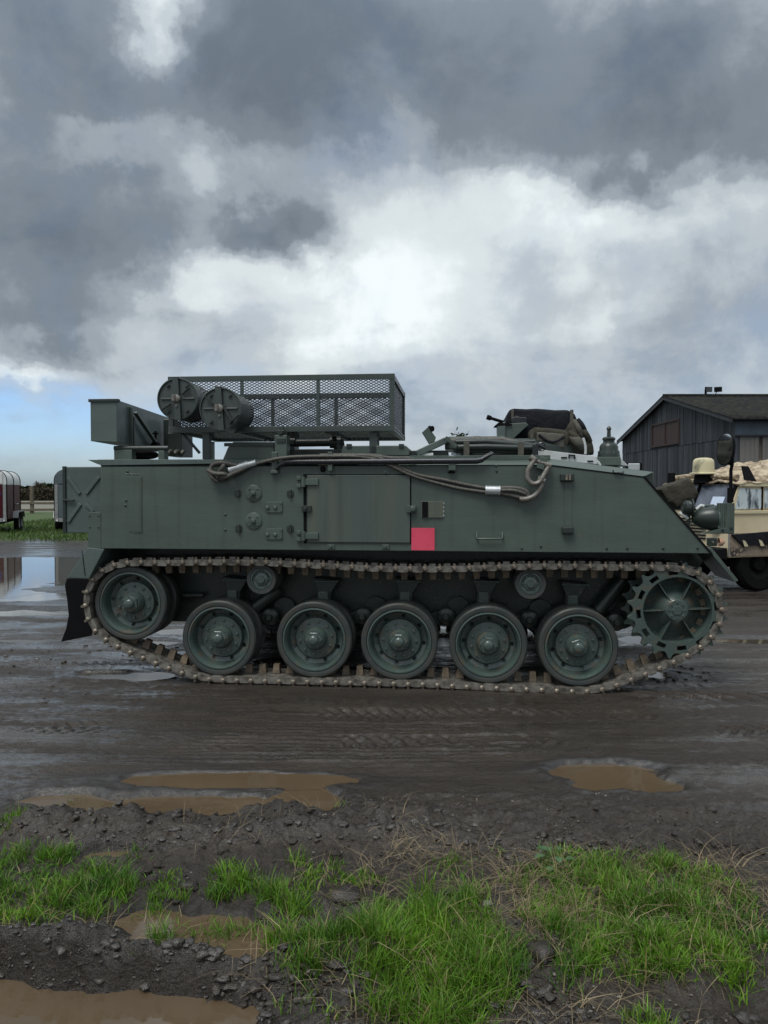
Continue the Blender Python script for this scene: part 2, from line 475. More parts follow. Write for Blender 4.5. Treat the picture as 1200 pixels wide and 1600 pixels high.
# footprint of the grass, from the photograph (centre, radii, blades, height)
TUFTS = [(40, 1362, 72, 30, 1300, .11), (25, 1420, 62, 45, 1100, .12), (112, 1397, 26, 24, 420, .11), (185, 1408, 55, 32, 1000, .12), (250, 1375, 22, 14, 120, .07),
         (145, 1362, 30, 16, 260, .09),
         (265, 1408, 26, 18, 420, .10), (368, 1386, 44, 26, 1000, .10), (215, 1360, 24, 14, 100, .07), (265, 1462, 30, 26, 260, .13), (340, 1455, 32, 30, 260, .12),
         (440, 1440, 44, 48, 900, .13), (470, 1500, 62, 40, 1100, .13), (482, 1372, 48, 22, 420, .08), (530, 1375, 40, 20, 260, .07), (550, 1400, 50, 30, 260, .07),
         (640, 1510, 90, 66, 2600, .16), (700, 1455, 80, 55, 2100, .17), (725, 1550, 75, 50, 1800, .16), (600, 1480, 70, 50, 1200, .13), (785, 1500, 38, 40, 700, .13), (650, 1575, 60, 35, 900, .13),
         (900, 1385, 95, 40, 1500, .10), (1000, 1385, 100, 48, 2000, .11), (1090, 1395, 80, 50, 1500, .10), (920, 1450, 65, 46, 1600, .12), (1050, 1455, 110, 48, 2400, .12),
         (1150, 1440, 60, 60, 1100, .10), (895, 1500, 45, 42, 700, .12), (980, 1500, 90, 34, 1400, .11), (1110, 1500, 90, 38, 1500, .10), (1015, 1592, 40, 18, 350, .10),
         (700, 1362, 30, 12, 220, .06), (6, 1292, 22, 26, 300, .09), (105, 1250, 14, 6, 90, .06), (190, 1265, 30, 6, 90, .05), (840, 1400, 50, 40, 500, .09), (790, 1420, 60, 40, 350, .08),
         (560, 1440, 60, 40, 300, .08), (330, 1262, 260, 8, 60, .05), (480, 1570, 70, 20, 120, .07)]


def wetness(x, y):
    nz = .26 * fbm(x * 2.1, y * 4.2 + 4, 3) + .22 * fbm(x * 9, y * 14 + 4, 4); w = np.zeros_like(x)
    for p in PUDDLES:
        f = np.full_like(x, 9.0)
        for (cx, cy, rx, ry) in p['e']:
            f = np.minimum(f, np.sqrt(((x - cx) / rx) ** 2 + ((y - cy) / ry) ** 2))
        w = np.maximum(w, 1 - sstep(1.0, 1.75, f + nz))
    return w


def height(x, y):
    h = .012 * fbm(x * .9, y * .9, 3) + .018 * fbm(x * .45, y * 4.0, 4) + .010 * fbm(x * .8 + 5, y * 13, 3)      # long ruts left by tyres
    h = h + .009 * np.abs(fbm(x * 3.1 + 40, y * 9 + 3, 5, .6)) * sstep(-.1, .2, fbm(x * .6 + 11, y * 1.1, 3))
    h = h + .010 * fbm(x * 9, y * 9, 4) * (.5 + .5 * sstep(.0, .25, fbm(x * .7 + 3, y * 1.6, 3)))
    fore = 1 - sstep(3.45, 4.1, y + .12 * fbm(x * 1.3, y * 0 + 2, 3))
    rough = fbm(x * 5 + 30, y * 6, 6, .58)
    lump = np.maximum(0, fbm(x * 13 + 9, y * 13, 4, .55))
    h = h + fore * (.030 * rough + .030 * lump + .016 * fbm(x * 34, y * 34, 3, .7) + .022 * np.maximum(0, fbm(x * 19 + 5, y * 23, 3)) + .010)
    # fine tread lines of the roadway
    h = h + band(y, 4.35, 5.3, .12) * .004 * np.sin(y * 2 * np.pi / .060 + 3 * fbm(x * .5, y * .3, 2) + x * .55) * sstep(.0, .2, fbm(x * .7, y * 1.2 + 8, 2) + .12)
    # prints of lugged tyres, fading in and out
    for yc, slope, xa, xb, wd, sd in ((4.72, .04, -1.2, 1.3, .13, 3), (5.28, .02, -.6, 2.4, .13, 9), (4.35, -.05, 1.25, 3.5, .14, 14), (4.95, -.03, 1.5, 3.6, .13, 21), (6.9, .05, -5, -2.2, .15, 27), (5.05, .03, -3.4, -1.7, .14, 33)):
        dy = y - yc - slope * x - .05 * fbm(x * .5 + sd, y * 0 + sd, 2)
        m = np.exp(-(dy / wd) ** 6) * sstep(xa, xa + .4, x) * (1 - sstep(xb - .4, xb, x)) * sstep(-.15, .15, fbm(x * 1.6 + sd, y * 2 + sd, 3))
        h = h + m * (.011 * np.clip(3 * np.sin(2 * np.pi * (x / .095 + np.abs(dy) * 7)), -1, 1) - .006) + .010 * np.exp(-((np.abs(dy) - wd * 1.12) / .03) ** 2) * sstep(xa, xa + .4, x) * (1 - sstep(xb - .4, xb, x)) * (.5 + fbm(x * 6 + sd, y * 3, 3))
    # bank under the long puddle, bank above the bottom puddle
    wob = .10 * fbm(x * 1.1 + 7, y * 0 + 1, 4)
    left = 1 - sstep(.0, .5, x)
    h = h + .050 * np.exp(-((y - yy(1300) + wob) / .13) ** 2) * left * (1 + .9 * rough)
    lb = 1 - sstep(-.45, -.2, x)
    h = h + .060 * np.exp(-((y - yy(1512) + wob * .6) / .07) ** 2) * (1 - sstep(-.1, .2, x)) * (1 + .8 * rough)
    h = h - .055 * (1 - sstep(yy(1572), yy(1530), y + wob * .8))                    # the rut along the bottom of the frame
    # crumbling edge between roadway and verge
    edge = y - yy(1338) + wob * .5 + .03 * fbm(x * 6, y * 0, 3)
    h = h - .03 * np.exp(-(edge / .035) ** 2) * sstep(-.1, .2, x) + .018 * np.exp(-((edge - .09) / .07) ** 2) * sstep(-.1, .2, x)
    # print of the vehicle's own track leading forward
    tr = sstep(1.75, 1.95, x) * np.exp(-((y - 5.80 + .1 * (x - 2)) / .10) ** 4)
    h = h + tr * (.022 * np.sign(np.sin((x + (y - 5.8) * 1.2) * 2 * np.pi / .17)) - .006)
    # the tracks stand on pressed, level mud
    vv = x * math.sin(TH) + (y - 6.0) * math.cos(TH)
    press = (1 - sstep(1.75, 2.1, np.abs(x + .15))) * np.maximum(1 - sstep(.19, .27, np.abs(vv - .21)), 1 - sstep(.19, .27, np.abs(vv - 2.29)))
    h = h * (1 - press) + press * (-.022 + .12 * h)
    h = h + .016 * np.exp(-((vv + .10) / .05) ** 2) * (1 - sstep(1.8, 2.2, np.abs(x + .15))) * sstep(-.05, .2, fbm(x * 2.3, y * 2, 3)) * (.6 + fbm(x * 14, y * 14, 3))
    nz = .26 * fbm(x * 2.1, y * 4.2 + 4, 3) + .22 * fbm(x * 9, y * 14 + 4, 4)
    for p in PUDDLES:
        f = np.full_like(h, 9.0)
        for (cx, cy, rx, ry) in p['e']:
            f = np.minimum(f, np.sqrt(((x - cx) / rx) ** 2 + ((y - cy) / ry) ** 2))
        m = 1 - sstep(.80, 1.12, f + nz)
        tgt = p['z'] - p['d'] * .5 + .25 * h
        h = h * (1 - m) + m * tgt
        ring = np.exp(-((f + nz - 1.22) / .16) ** 2)
        h = h + ring * .010
    return h


def axis_lines(dense0, dense1, step, lo, hi, grow):
    a = list(np.arange(dense0, dense1, step)); s = step; v = a[-1]
    while v < hi:
        s *= grow; v += s; a.append(v)
    s = step; v = a[0]; b = []
    while v > lo:
        s *= grow; v -= s; b.append(v)
    return np.array(b[::-1] + a)


def grid_mesh(name, xs, ys, zs):
    nx, ny = len(xs), len(ys)
    X, Y = np.meshgrid(xs, ys)
    co = np.stack([X, Y, zs], -1).reshape(-1, 3)
    i = (np.arange(ny - 1)[:, None] * nx + np.arange(nx - 1)[None, :]).reshape(-1)
    q = np.stack([i, i + 1, i + nx + 1, i + nx], -1)
    me = bpy.data.meshes.new(name)
    me.vertices.add(len(co)); me.vertices.foreach_set('co', co.ravel().astype(np.float32))
    me.loops.add(q.size); me.loops.foreach_set('vertex_index', q.ravel().astype(np.int32))
    me.polygons.add(len(q)); me.polygons.foreach_set('loop_start', (np.arange(len(q)) * 4).astype(np.int32))
    me.polygons.foreach_set('use_smooth', np.ones(len(q), bool))
    me.update(calc_edges=True)
    return me


def mud_material():
    m = bpy.data.materials.new("wet_mud"); m.use_nodes = True
    nt = m.node_tree; N, LK = nt.nodes.new, nt.links.new
    b = nt.nodes['Principled BSDF']
    geo = N('ShaderNodeNewGeometry').outputs['Position']

    def noise(scale, detail, stretch=(1, 1, 1), rough=.6):
        mp = N('ShaderNodeMapping'); mp.inputs['Scale'].default_value = stretch; LK(geo, mp.inputs[0])
        n = N('ShaderNodeTexNoise'); n.inputs['Scale'].default_value = scale; n.inputs['Detail'].default_value = detail; n.inputs['Roughness'].default_value = rough
        LK(mp.outputs[0], n.inputs[0]); return n.outputs['Fac']

    def rng_(f, a, c, lo, hi):
        r = N('ShaderNodeMapRange'); r.inputs['From Min'].default_value = a; r.inputs['From Max'].default_value = c
        r.inputs['To Min'].default_value = lo; r.inputs['To Max'].default_value = hi; LK(f, r.inputs[0]); return r.outputs[0]

    def mixc(f, a, c):
        x = N('ShaderNodeMix'); x.data_type = 'RGBA'; LK(f, x.inputs['Factor'])
        for k, v in (('A', a), ('B', c)):
            if isinstance(v, tuple): x.inputs[k].default_value = (*v, 1)
            else: LK(v, x.inputs[k])
        return x.outputs['Result']

    c = mixc(rng_(noise(1.3, 8, (.5, 2.2, 1)), .38, .64, 0, 1), (.024, .0165, .0110), (.048, .036, .026))
    c = mixc(rng_(noise(42, 5), .60, .74, 0, .6), c, (.085, .074, .062))           # grit
    c = mixc(rng_(noise(7, 7), .58, .72, 0, .55), c, (.065, .052, .038))
    c = mixc(rng_(noise(70, 6, (1, 1.6, 1), .7), .50, .62, 0, .8), c, (.010, .0085, .007))
    c = mixc(rng_(noise(120, 4), .64, .72, 0, .7), c, (.11, .10, .088))
    # the field of grass beyond the yard
    sep = N('ShaderNodeSeparateXYZ'); LK(geo, sep.inputs[0])
    wob = noise(.8, 6)
    ad = N('ShaderNodeMath'); ad.operation = 'MULTIPLY_ADD'; LK(wob, ad.inputs[0]); ad.inputs[1].default_value = -7.0; LK(sep.outputs[1], ad.inputs[2])
    far = rng_(ad.outputs[0], 19.5, 21.0, 0, 1)
    sx = rng_(sep.outputs[0], 2.0, 8.0, 1, 0)
    mu = N('ShaderNodeMath'); mu.operation = 'MULTIPLY'; LK(far, mu.inputs[0]); LK(sx, mu.inputs[1])
    gcol = mixc(rng_(noise(2.6, 7), .35, .65, 0, 1), (.030, .062, .013), (.060, .105, .024))
    gcol = mixc(rng_(noise(.5, 6, (1, 2, 1)), .5, .68, 0, .75), gcol, (.095, .085, .045))
    gcol = mixc(rng_(sep.outputs[1], 52, 56, 0, 1), gcol, (.17, .165, .13))
    gcol = mixc(rng_(sep.outputs[1], 150, 180, 0, 1), gcol, (.05, .06, .035))
    c = mixc(mu.outputs[0], c, gcol)
    at = N('ShaderNodeAttribute'); at.attribute_name = 'wet'
    dk = N('ShaderNodeMix'); dk.data_type = 'RGBA'; dk.blend_type = 'MULTIPLY'; LK(at.outputs['Fac'], dk.inputs['Factor']); LK(c, dk.inputs['A']); dk.inputs['B'].default_value = (.55, .52, .5, 1)
    LK(dk.outputs['Result'], b.inputs['Base Color'])
    # wetness: streaks of standing water film between duller ridges
    wet = rng_(noise(1.0, 8, (.55, 2.8, 1), .62), .40, .62, 0, 1)
    wet2 = rng_(noise(16, 6, (1, 2.2, 1)), .40, .62, 0, 1)
    mm = N('ShaderNodeMath'); mm.operation = 'MULTIPLY_ADD'; LK(wet, mm.inputs[0]); mm.inputs[1].default_value = .65; 
    m3 = N('ShaderNodeMath'); m3.operation = 'MULTIPLY'; LK(wet2, m3.inputs[0]); m3.inputs[1].default_value = .35; LK(m3.outputs[0], mm.inputs[2])
    rr = rng_(mm.outputs[0], .15, .90, .60, .13)
    mr = N('ShaderNodeMix'); mr.data_type = 'FLOAT'; LK(mu.outputs[0], mr.inputs['Factor']); LK(rr, mr.inputs['A']); mr.inputs['B'].default_value = .85
    LK(mr.outputs['Result'], b.inputs['Roughness'])
    b.inputs['Specular IOR Level'].default_value = .5
    b1 = N('ShaderNodeBump'); b1.inputs['Strength'].default_value = .9; b1.inputs['Distance'].default_value = .022
    LK(noise(26, 8, (1, 1.4, 1), .66), b1.inputs['Height'])
    b2 = N('ShaderNodeBump'); b2.inputs['Strength'].default_value = .8; b2.inputs['Distance'].default_value = .008
    LK(noise(95, 5), b2.inputs['Height']); LK(b1.outputs[0], b2.inputs['Normal'])
    LK(b2.outputs[0], b.inputs['Normal'])
    # a film of water lies over the wetter streaks
    film = N('ShaderNodeMath'); film.operation = 'MULTIPLY_ADD'; film.use_clamp = True
    LK(at.outputs['Fac'], film.inputs[0]); film.inputs[1].default_value = .8
    LK(rng_(mm.outputs[0], .32, .66, 0, 1), film.inputs[2])
    inv = N('ShaderNodeMath'); inv.operation = 'SUBTRACT'; inv.inputs[0].default_value = 1; LK(mu.outputs[0], inv.inputs[1])
    a2 = N('ShaderNodeAttribute'); a2.attribute_name = 'drained'
    dd = N('ShaderNodeMath'); dd.operation = 'MULTIPLY_ADD'; LK(a2.outputs['Fac'], dd.inputs[0]); dd.inputs[1].default_value = -.78; dd.inputs[2].default_value = 1
    d3 = N('ShaderNodeMath'); d3.operation = 'MULTIPLY'; LK(dd.outputs[0], d3.inputs[0]); LK(inv.outputs[0], d3.inputs[1]); inv = d3
    fm = N('ShaderNodeMath'); fm.operation = 'MULTIPLY'; LK(film.outputs[0], fm.inputs[0]); LK(inv.outputs[0], fm.inputs[1])
    LK(fm.outputs[0], b.inputs['Coat Weight']); b.inputs['Coat IOR'].default_value = 1.48; b.inputs['Coat Roughness'].default_value = .10
    b3 = N('ShaderNodeBump'); b3.inputs['Strength'].default_value = .5; b3.inputs['Distance'].default_value = .012
    LK(noise(34, 8, (1, 1.6, 1), .72), b3.inputs['Height']); LK(b3.outputs[0], b.inputs['Coat Normal'])
    return m


def water_material(name, color, ripple):
    m = bpy.data.materials.new(name); m.use_nodes = True
    nt = m.node_tree; N, LK = nt.nodes.new, nt.links.new
    b = nt.nodes['Principled BSDF']
    geo = N('ShaderNodeNewGeometry').outputs['Position']
    n = N('ShaderNodeTexNoise'); n.inputs['Scale'].default_value = 2.2; n.inputs['Detail'].default_value = 5; LK(geo, n.inputs[0])
    x = N('ShaderNodeMix'); x.data_type = 'RGBA'; LK(n.outputs['Fac'], x.inputs['Factor'])
    x.inputs['A'].default_value = (*[v * .72 for v in color], 1); x.inputs['B'].default_value = (*[min(1, v * 1.25) for v in color], 1)
    LK(x.outputs['Result'], b.inputs['Base Color'])
    b.inputs['Roughness'].default_value = .025; b.inputs['IOR'].default_value = 1.5
    mp = N('ShaderNodeMapping'); mp.inputs['Scale'].default_value = (1, 2.5, 1); LK(geo, mp.inputs[0])
    n2 = N('ShaderNodeTexNoise'); n2.inputs['Scale'].default_value = 6; n2.inputs['Detail'].default_value = 3; LK(mp.outputs[0], n2.inputs[0])
    bp = N('ShaderNodeBump'); bp.inputs['Strength'].default_value = ripple; bp.inputs['Distance'].default_value = .01
    LK(n2.outputs['Fac'], bp.inputs['Height']); LK(bp.outputs[0], b.inputs['Normal'])
    return m


M['mud'] = mud_material()
M['brown_water'] = water_material("brown_puddle_water", (.098, .070, .043), .06)
M['grey_water'] = water_material("grey_puddle_water", (.060, .050, .038), .05)

xs = axis_lines(-2.7, 2.7, .0125, -900, 900, 1.075)
ys = axis_lines(1.7, 6.3, .0125, -500, 1500, 1.022)
GX, GY = np.meshgrid(xs, ys)
GZ = height(GX, GY)
GZ = GZ * (1 - sstep(60, 200, np.hypot(GX, GY)))
gm = grid_mesh("ground", xs, ys, GZ)
wa = gm.attributes.new("wet", 'FLOAT', 'POINT'); wa.data.foreach_set('value', wetness(GX, GY).ravel().astype(np.float32))
dr = gm.attributes.new("drained", 'FLOAT', 'POINT'); dr.data.foreach_set('value', (1 - sstep(3.5, 4.1, GY + .12 * fbm(GX * 1.3, GY * 0 + 2, 3))).ravel().astype(np.float32))
tag(link("ground", gm, M['mud']), kind='structure')


def gz(x, y): return float(height(np.array([x * 1.0]), np.array([y * 1.0]))[0])


for p in PUDDLES:
    mb = MB()
    for i, (cx, cy, rx, ry) in enumerate(p['e']):
        n = 40
        vs = [(cx + rx * 1.22 * math.cos(2 * math.pi * k / n), cy + ry * 1.22 * math.sin(2 * math.pi * k / n), p['z'] - .0006 * i) for k in range(n)]
        mb.add(vs, [tuple(range(n))])
    tag(mb.build("puddle", M['brown_water'] if p['mud'] else M['grey_water']), kind='structure')

# ------------------------------------------------------------------ the tracked armoured vehicle
WIDTH = 2.5
AV = thing("armoured_vehicle", "large dark green tracked armoured vehicle with mesh roof cage parked side-on in the mud", "armoured vehicle",
           loc=VO, rz=-TH)


def pts(lst, v): return [P(a, b, v) for a, b in lst]


def plate(name, lst, v0, v1, mat, parent=AV, bevel=.003, smooth=0):
    """flat piece traced at depth v0, reaching back to v1"""
    return MB().prism(pts(lst, v0), v0, v1).build(name, mat, parent, bevel=bevel, smooth=smooth)


def rect(x0, y0, x1, y1): return [(x0, y0), (x1, y0), (x1, y1), (x0, y1)]


def block(mb, x0, y0, x1, y1, v0, v1):
    a = P(x0, y0, v0); b = P(x1, y1, v0)
    return mb.box(min(a[0], b[0]), max(a[0], b[0]), v0, v1, min(a[1], b[1]), max(a[1], b[1]))


def p3(px, py, v):
    u, z = P(px, py, v); return Vector((u, v, z))


# hull ---------------------------------------------------------------
side = pts([(158, 857), (158, 728), (861, 727), (1006, 745), (1112, 865)], 0)
CH = .10
roof = pts([(152, 718), (861, 717), (1021, 737.5)], CH)
hull = MB()
ns = len(side)
near = [(u, 0, z) for u, z in side]; farp = [(u, WIDTH, z) for u, z in side]
rn = [(u, CH, z) for u, z in roof]; rf = [(u, WIDTH - CH, z) for u, z in roof]
vs = near + farp + rn + rf
# 0..4 near side, 5..9 far side, 10..12 near roof edge, 13..15 far roof edge
hull.add(vs, [(0, 1, 2, 3, 4), (9, 8, 7, 6, 5),
              (1, 10, 11, 2), (2, 11, 12, 3), (6, 7, 14, 13), (7, 8, 15, 14),
              (10, 13, 14, 11), (11, 14, 15, 12), (3, 12, 15, 8), (4, 3, 8, 9),
              (0, 5, 6, 13, 10, 1), (0, 4, 9, 5)])
hull.build("hull", M['paint'], AV, bevel=.004)
zs = side[0][1]
# lower hull between the tracks
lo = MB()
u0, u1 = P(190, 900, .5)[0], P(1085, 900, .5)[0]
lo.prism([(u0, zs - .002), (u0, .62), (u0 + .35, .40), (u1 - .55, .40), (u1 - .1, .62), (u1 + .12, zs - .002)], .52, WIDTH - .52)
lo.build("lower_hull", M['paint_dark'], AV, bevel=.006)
# rear overhang of the roof
plate("roof_lip", [(137, 718.5), (560, 718), (560, 721), (158, 727), (152, 725)], -.006, .05, M['paint_blue'], bevel=.001)
jl = MB(); jl.bar(p3(158, 728, -.001), p3(861, 727, -.001), .004, .007); jl.bar(p3(861, 727.2, -.001), p3(1006, 745.3, -.001), .005, .010)
jl.build("roof_joint", M['black'], AV)
# black edge strip along the sloping front
a, b_ = p3(1006, 744, -.006), p3(1113, 866, -.006)
MB().bar(a + Vector((0, .012, 0)), b_ + Vector((0, .012, 0)), .03, .012).build("front_edge_strip", M['black'], AV)
# front track guard sloping down
fg = MB()
fp = pts([(1106, 858), (1112, 856), (1154, 907), (1149, 910)], .0)
fg.prism(fp, .003, .46)
fg.build("front_track_guard", M['paint'], AV, bevel=.002)
bt = MB(); c = p3(1143, 900, .02); bt.lathe([(.008, 0), (.008, -.02)], (c.x, -.0, c.z), 8, 'y', cap1=True)
# rear mudguard and flap
mg = MB()
for lst in ([(137, 856), (163, 858), (139, 904), (104, 903)],):
    mg.prism(pts(lst, -.004), -.004, .50)
mg.build("rear_mudguard", M['paint_blue'], AV, bevel=.004)
MB().bar(p3(128, 860, -.007), p3(133, 900, -.007), .004, .004).build("guard_seam", M['black'], AV)
fl = MB()
prof = [(104, 904), (101, 915), (105, 940), (107, 962), (103, 982), (95, 1003)]
back = [(143, 992), (146, 960), (142, 930), (141, 905)]
fl.prism(pts(prof + [(150, 992), (152, 905)], .41), .41, .50)
fl.build("mud_flap", M['black'], AV, bevel=.004)
# rear corner plates
mb = MB(); block(mb, 137, 800, 158, 857, .004, .03); mb.build("rear_corner_plate", M['paint'], AV, bevel=.003)
mb = MB()
for q in ((140, 806), (154, 806), (140, 824), (154, 824)):
    c = p3(*q, .002); mb.dome_bolt((c.x, .004, c.z), .007)
mb.build("plate_bolts", M['paint_dark'], AV)['kind'] = 'stuff'

# stowage bin with pressed cross on its door, at the back
bin_ = MB(); block(bin_, 97, 729.5, 166, 833, .42, .95)
bin_o = bin_.build("rear_bin", M['paint_blue'], AV, bevel=.006)
db = MB(); block(db, 97, 728.5, 103, 833, .405, .44); db.build("bin_edge", M['paint_dark'], bin_o, bevel=.003)
for i, (a, b) in enumerate((((106, 746), (125, 772)), ((155, 745), (134, 772)), ((126, 787), (106, 816)), ((134, 788), (146, 800)))):
    MB().bar(p3(*a, .415), p3(*b, .415), .016, .032).build("pressed_rib", M['paint_blue'], bin_o, bevel=.006)
hb = MB(); hb.bar(p3(98, 781, .4), p3(116, 782, .4), .02, .018); hb.build("bin_latch", M['paint_dark'], bin_o, bevel=.004)

# side door --------------------------------------------------------------
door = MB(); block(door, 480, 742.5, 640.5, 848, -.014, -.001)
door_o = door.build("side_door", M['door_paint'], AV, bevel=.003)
mb = MB(); block(mb, 474, 741, 479, 849, -.004, .002); block(mb, 641, 728, 642.5, 850, -.0025, .002)
block(mb, 476, 741, 641, 742, -.0025, .002); block(mb, 476, 849, 641, 850, -.0025, .002)
mb.build("door_seam", M['black'], AV)
for (yt, yb) in ((744, 762), (829, 846)):
    h = MB(); ym = (yt + yb) / 2
    block(h, 472, ym - 5, 497, ym + 5, -.034, -.012)
    block(h, 463, yt, 470, yt + 6, -.03, 0); block(h, 463, yb - 6, 470, yb, -.03, 0)
    c0, c1 = p3(474, yt + 1, -.03), p3(474, yb - 1, -.03); h.tube([c0, c1], .018, 8)
    h.build("hinge", M['paint'], door_o, bevel=.003)
h = MB(); block(h, 471, 790, 486, 800, -.035, 0); c0 = p3(477, 795, -.04); h.lathe([(.016, 0), (.014, -.02)], (c0.x, -.035, c0.z), 8, 'y', cap1=True)
h.build("handle", M['paint_dark'], door_o, bevel=.003)
h = MB(); block(h, 635, 790, 650, 801, -.034, -.0); c0 = p3(645, 795.5, -.04); h.lathe([(.022, 0), (.022, -.012), (.012, -.016)], (c0.x, -.034, c0.z), 12, 'y', cap1=True)
h.build("door_catch", M['paint'], door_o, bevel=.003)
for (x, y) in ((517, 737.5), (602.5, 737.5), (517, 854), (602.5, 854)):
    h = MB(); block(h, x - 5.5, y - 3.5, x + 5.5, y + 3.5, -.012, 0); c0 = p3(x, y, -.02); h.lathe([(.010, 0), (.008, -.018)], (c0.x, -.012, c0.z), 8, 'y', cap1=True)
    h.build("door_clip", M['paint'], AV, bevel=.002)
for (x0, y0, x1, y1) in ((474, 729, 487, 740), (635, 729, 648, 740)):
    mb = MB(); block(mb, x0, y0, x1, y1, -.004, .002); mb.build("weld_patch", M['paint'], AV, bevel=.001)

# round covers, oval plates, small lugs ----------------------------------
for (x, y) in ((396.3, 770.7), (396.5, 814)):
    c = p3(x, y, 0); mb = MB()
    mb.lathe([(.067, .001), (.067, -.008), (.062, -.011)], (c.x, 0, c.z), 28, 'y', cap1=True)
    mb.lathe([(.020, -.011), (.018, -.028), (.01, -.032)], (c.x, 0, c.z), 12, 'y', cap1=True)
    for k in range(4):
        a = math.pi * (.25 + .5 * k); mb.dome_bolt((c.x + .047 * math.cos(a), -.011, c.z + .047 * math.sin(a)), .008)
    if y < 800: mb.bar((c.x, -.03, c.z), (c.x - .02, -.03, c.z - .02), .014, .012)
    mb.build("round_cover", M['paint'], AV, smooth=35)
for yc in (792.4, 834.5):
    c0, c1 = P(418.5, yc, 0), P(441.5, yc, 0); hz = .043; poly = []
    for k in range(7):
        a = math.pi / 2 + math.pi * k / 6; poly.append((c0[0] + hz * .55 * math.cos(a), c0[1] + hz * math.sin(a)))
    poly += [(c1[0], c1[1] - hz), (c1[0], c1[1] + hz)]
    mb = MB().prism(poly, -.010, .001)
    for dx in (.0, .062): mb.dome_bolt((c0[0] + dx, -.010, c0[1] - .004), .016)
    for sz in (-.03, .03): mb.dome_bolt((c1[0] - .012, -.010, c1[1] + sz), .007)
    mb.build("oval_plate", M['paint'], AV, bevel=.002)
for (x, y) in ((371, 770.5), (372.5, 825.7), (453, 771), (453, 826)):
    mb = MB(); block(mb, x - 5, y - 4, x + 5, y + 4, -.012, 0); block(mb, x - 2, y - 6, x + 2, y + 6, -.022, 0); mb.build("lug", M['paint_dark'], AV, bevel=.002)
mb = MB()
for q in ((352, 804), (352, 828), (199, 737), (197, 782), (196, 790), (775, 728), (776, 736), (948, 857), (980, 857), (1036, 857), (1090, 857), (815, 857), (845, 854)):
    c = p3(*q, 0); mb.dome_bolt((c.x, .001, c.z), .010)
mb.build("side_bolts", M['paint_dark'], AV)['kind'] = 'stuff'
# welded patch near the rear, only its bead shows
mb = MB()
zig = []
for k in range(24): zig.append(p3(222 + rnd.uniform(-.5, .5), 744 + k * 3.85, -.001))
mb.tube(zig, .004, 5)
zig = [p3(222 - k * 1.6, 832 + rnd.uniform(-1, 1), -.001) for k in range(10)]; mb.tube(zig, .004, 5)
zig = [p3(197 + k * 1.9, 741 + rnd.uniform(-1, 1), -.001) for k in range(12)]; mb.tube(zig, .003, 5)
mb.build("weld_bead", M['paint'], AV)
mb = MB(); block(mb, 200, 745, 221, 831, -.003, .002); mb.build("welded_patch", M['paint'], AV, bevel=.001)
# red square, square reflector, grab handle
mb = MB(); block(mb, 642.8, 824.8, 679, 860, -.004, .002); mb.build("red_square", M['red'], AV)
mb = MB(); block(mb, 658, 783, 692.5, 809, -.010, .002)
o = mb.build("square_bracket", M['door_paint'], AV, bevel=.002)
mb = MB(); block(mb, 659.5, 784, 668.5, 808, -.018, -.009); mb.build("bracket_slot", M['black'], o)
mb = MB()
for k in range(4): block(mb, 690.5, 784.5 + k * 6.3, 694, 788 + k * 6.3, -.006, .001)
mb.build("bracket_edge", M['steel'], o)['kind'] = 'stuff'
mb = MB(); mb.tube([p3(745, 832, 0), p3(745, 841, -.02), p3(748, 842, -.032), p3(782, 842, -.032), p3(785, 841, -.02), p3(785, 832, 0)], .008, 8)
mb.build("grab_handle", M['paint'], AV, smooth=50)
# vertical channel with two bracket caps
mb = MB(); block(mb, 882, 752, 893.5, 823, -.006, .001); ch = mb.build("strap_channel", M['paint'], AV, bevel=.002)
for (x0, y0, x1, y1) in ((875.5, 739, 897, 752.5), (878.5, 822.5, 897, 835)):
    mb = MB(); block(mb, x0, y0, x1, y1, -.045, .001); mb.build("bracket_cap", M['paint_dark'], ch, bevel=.012)
mb = MB()
for x in (884, 889): block(mb, x, 741.5, x + 3, 750, -.05, -.044)
mb.build("cap_bolts", M['pin'], ch)['kind'] = 'stuff'

# wheels --------------------------------------------------------------
RW = .307


def tyre_mesh(y0, y1):
    r = RW
    return MB().lathe([(.845 * r, y0 + .012), (.855 * r, y0 + .002), (.87 * r, y0), (.965 * r, y0 + .002), (r, y0 + .014), (r, y1 - .014), (.965 * r, y1), (.85 * r, y1), (.845 * r, y0 + .012)], n=64)


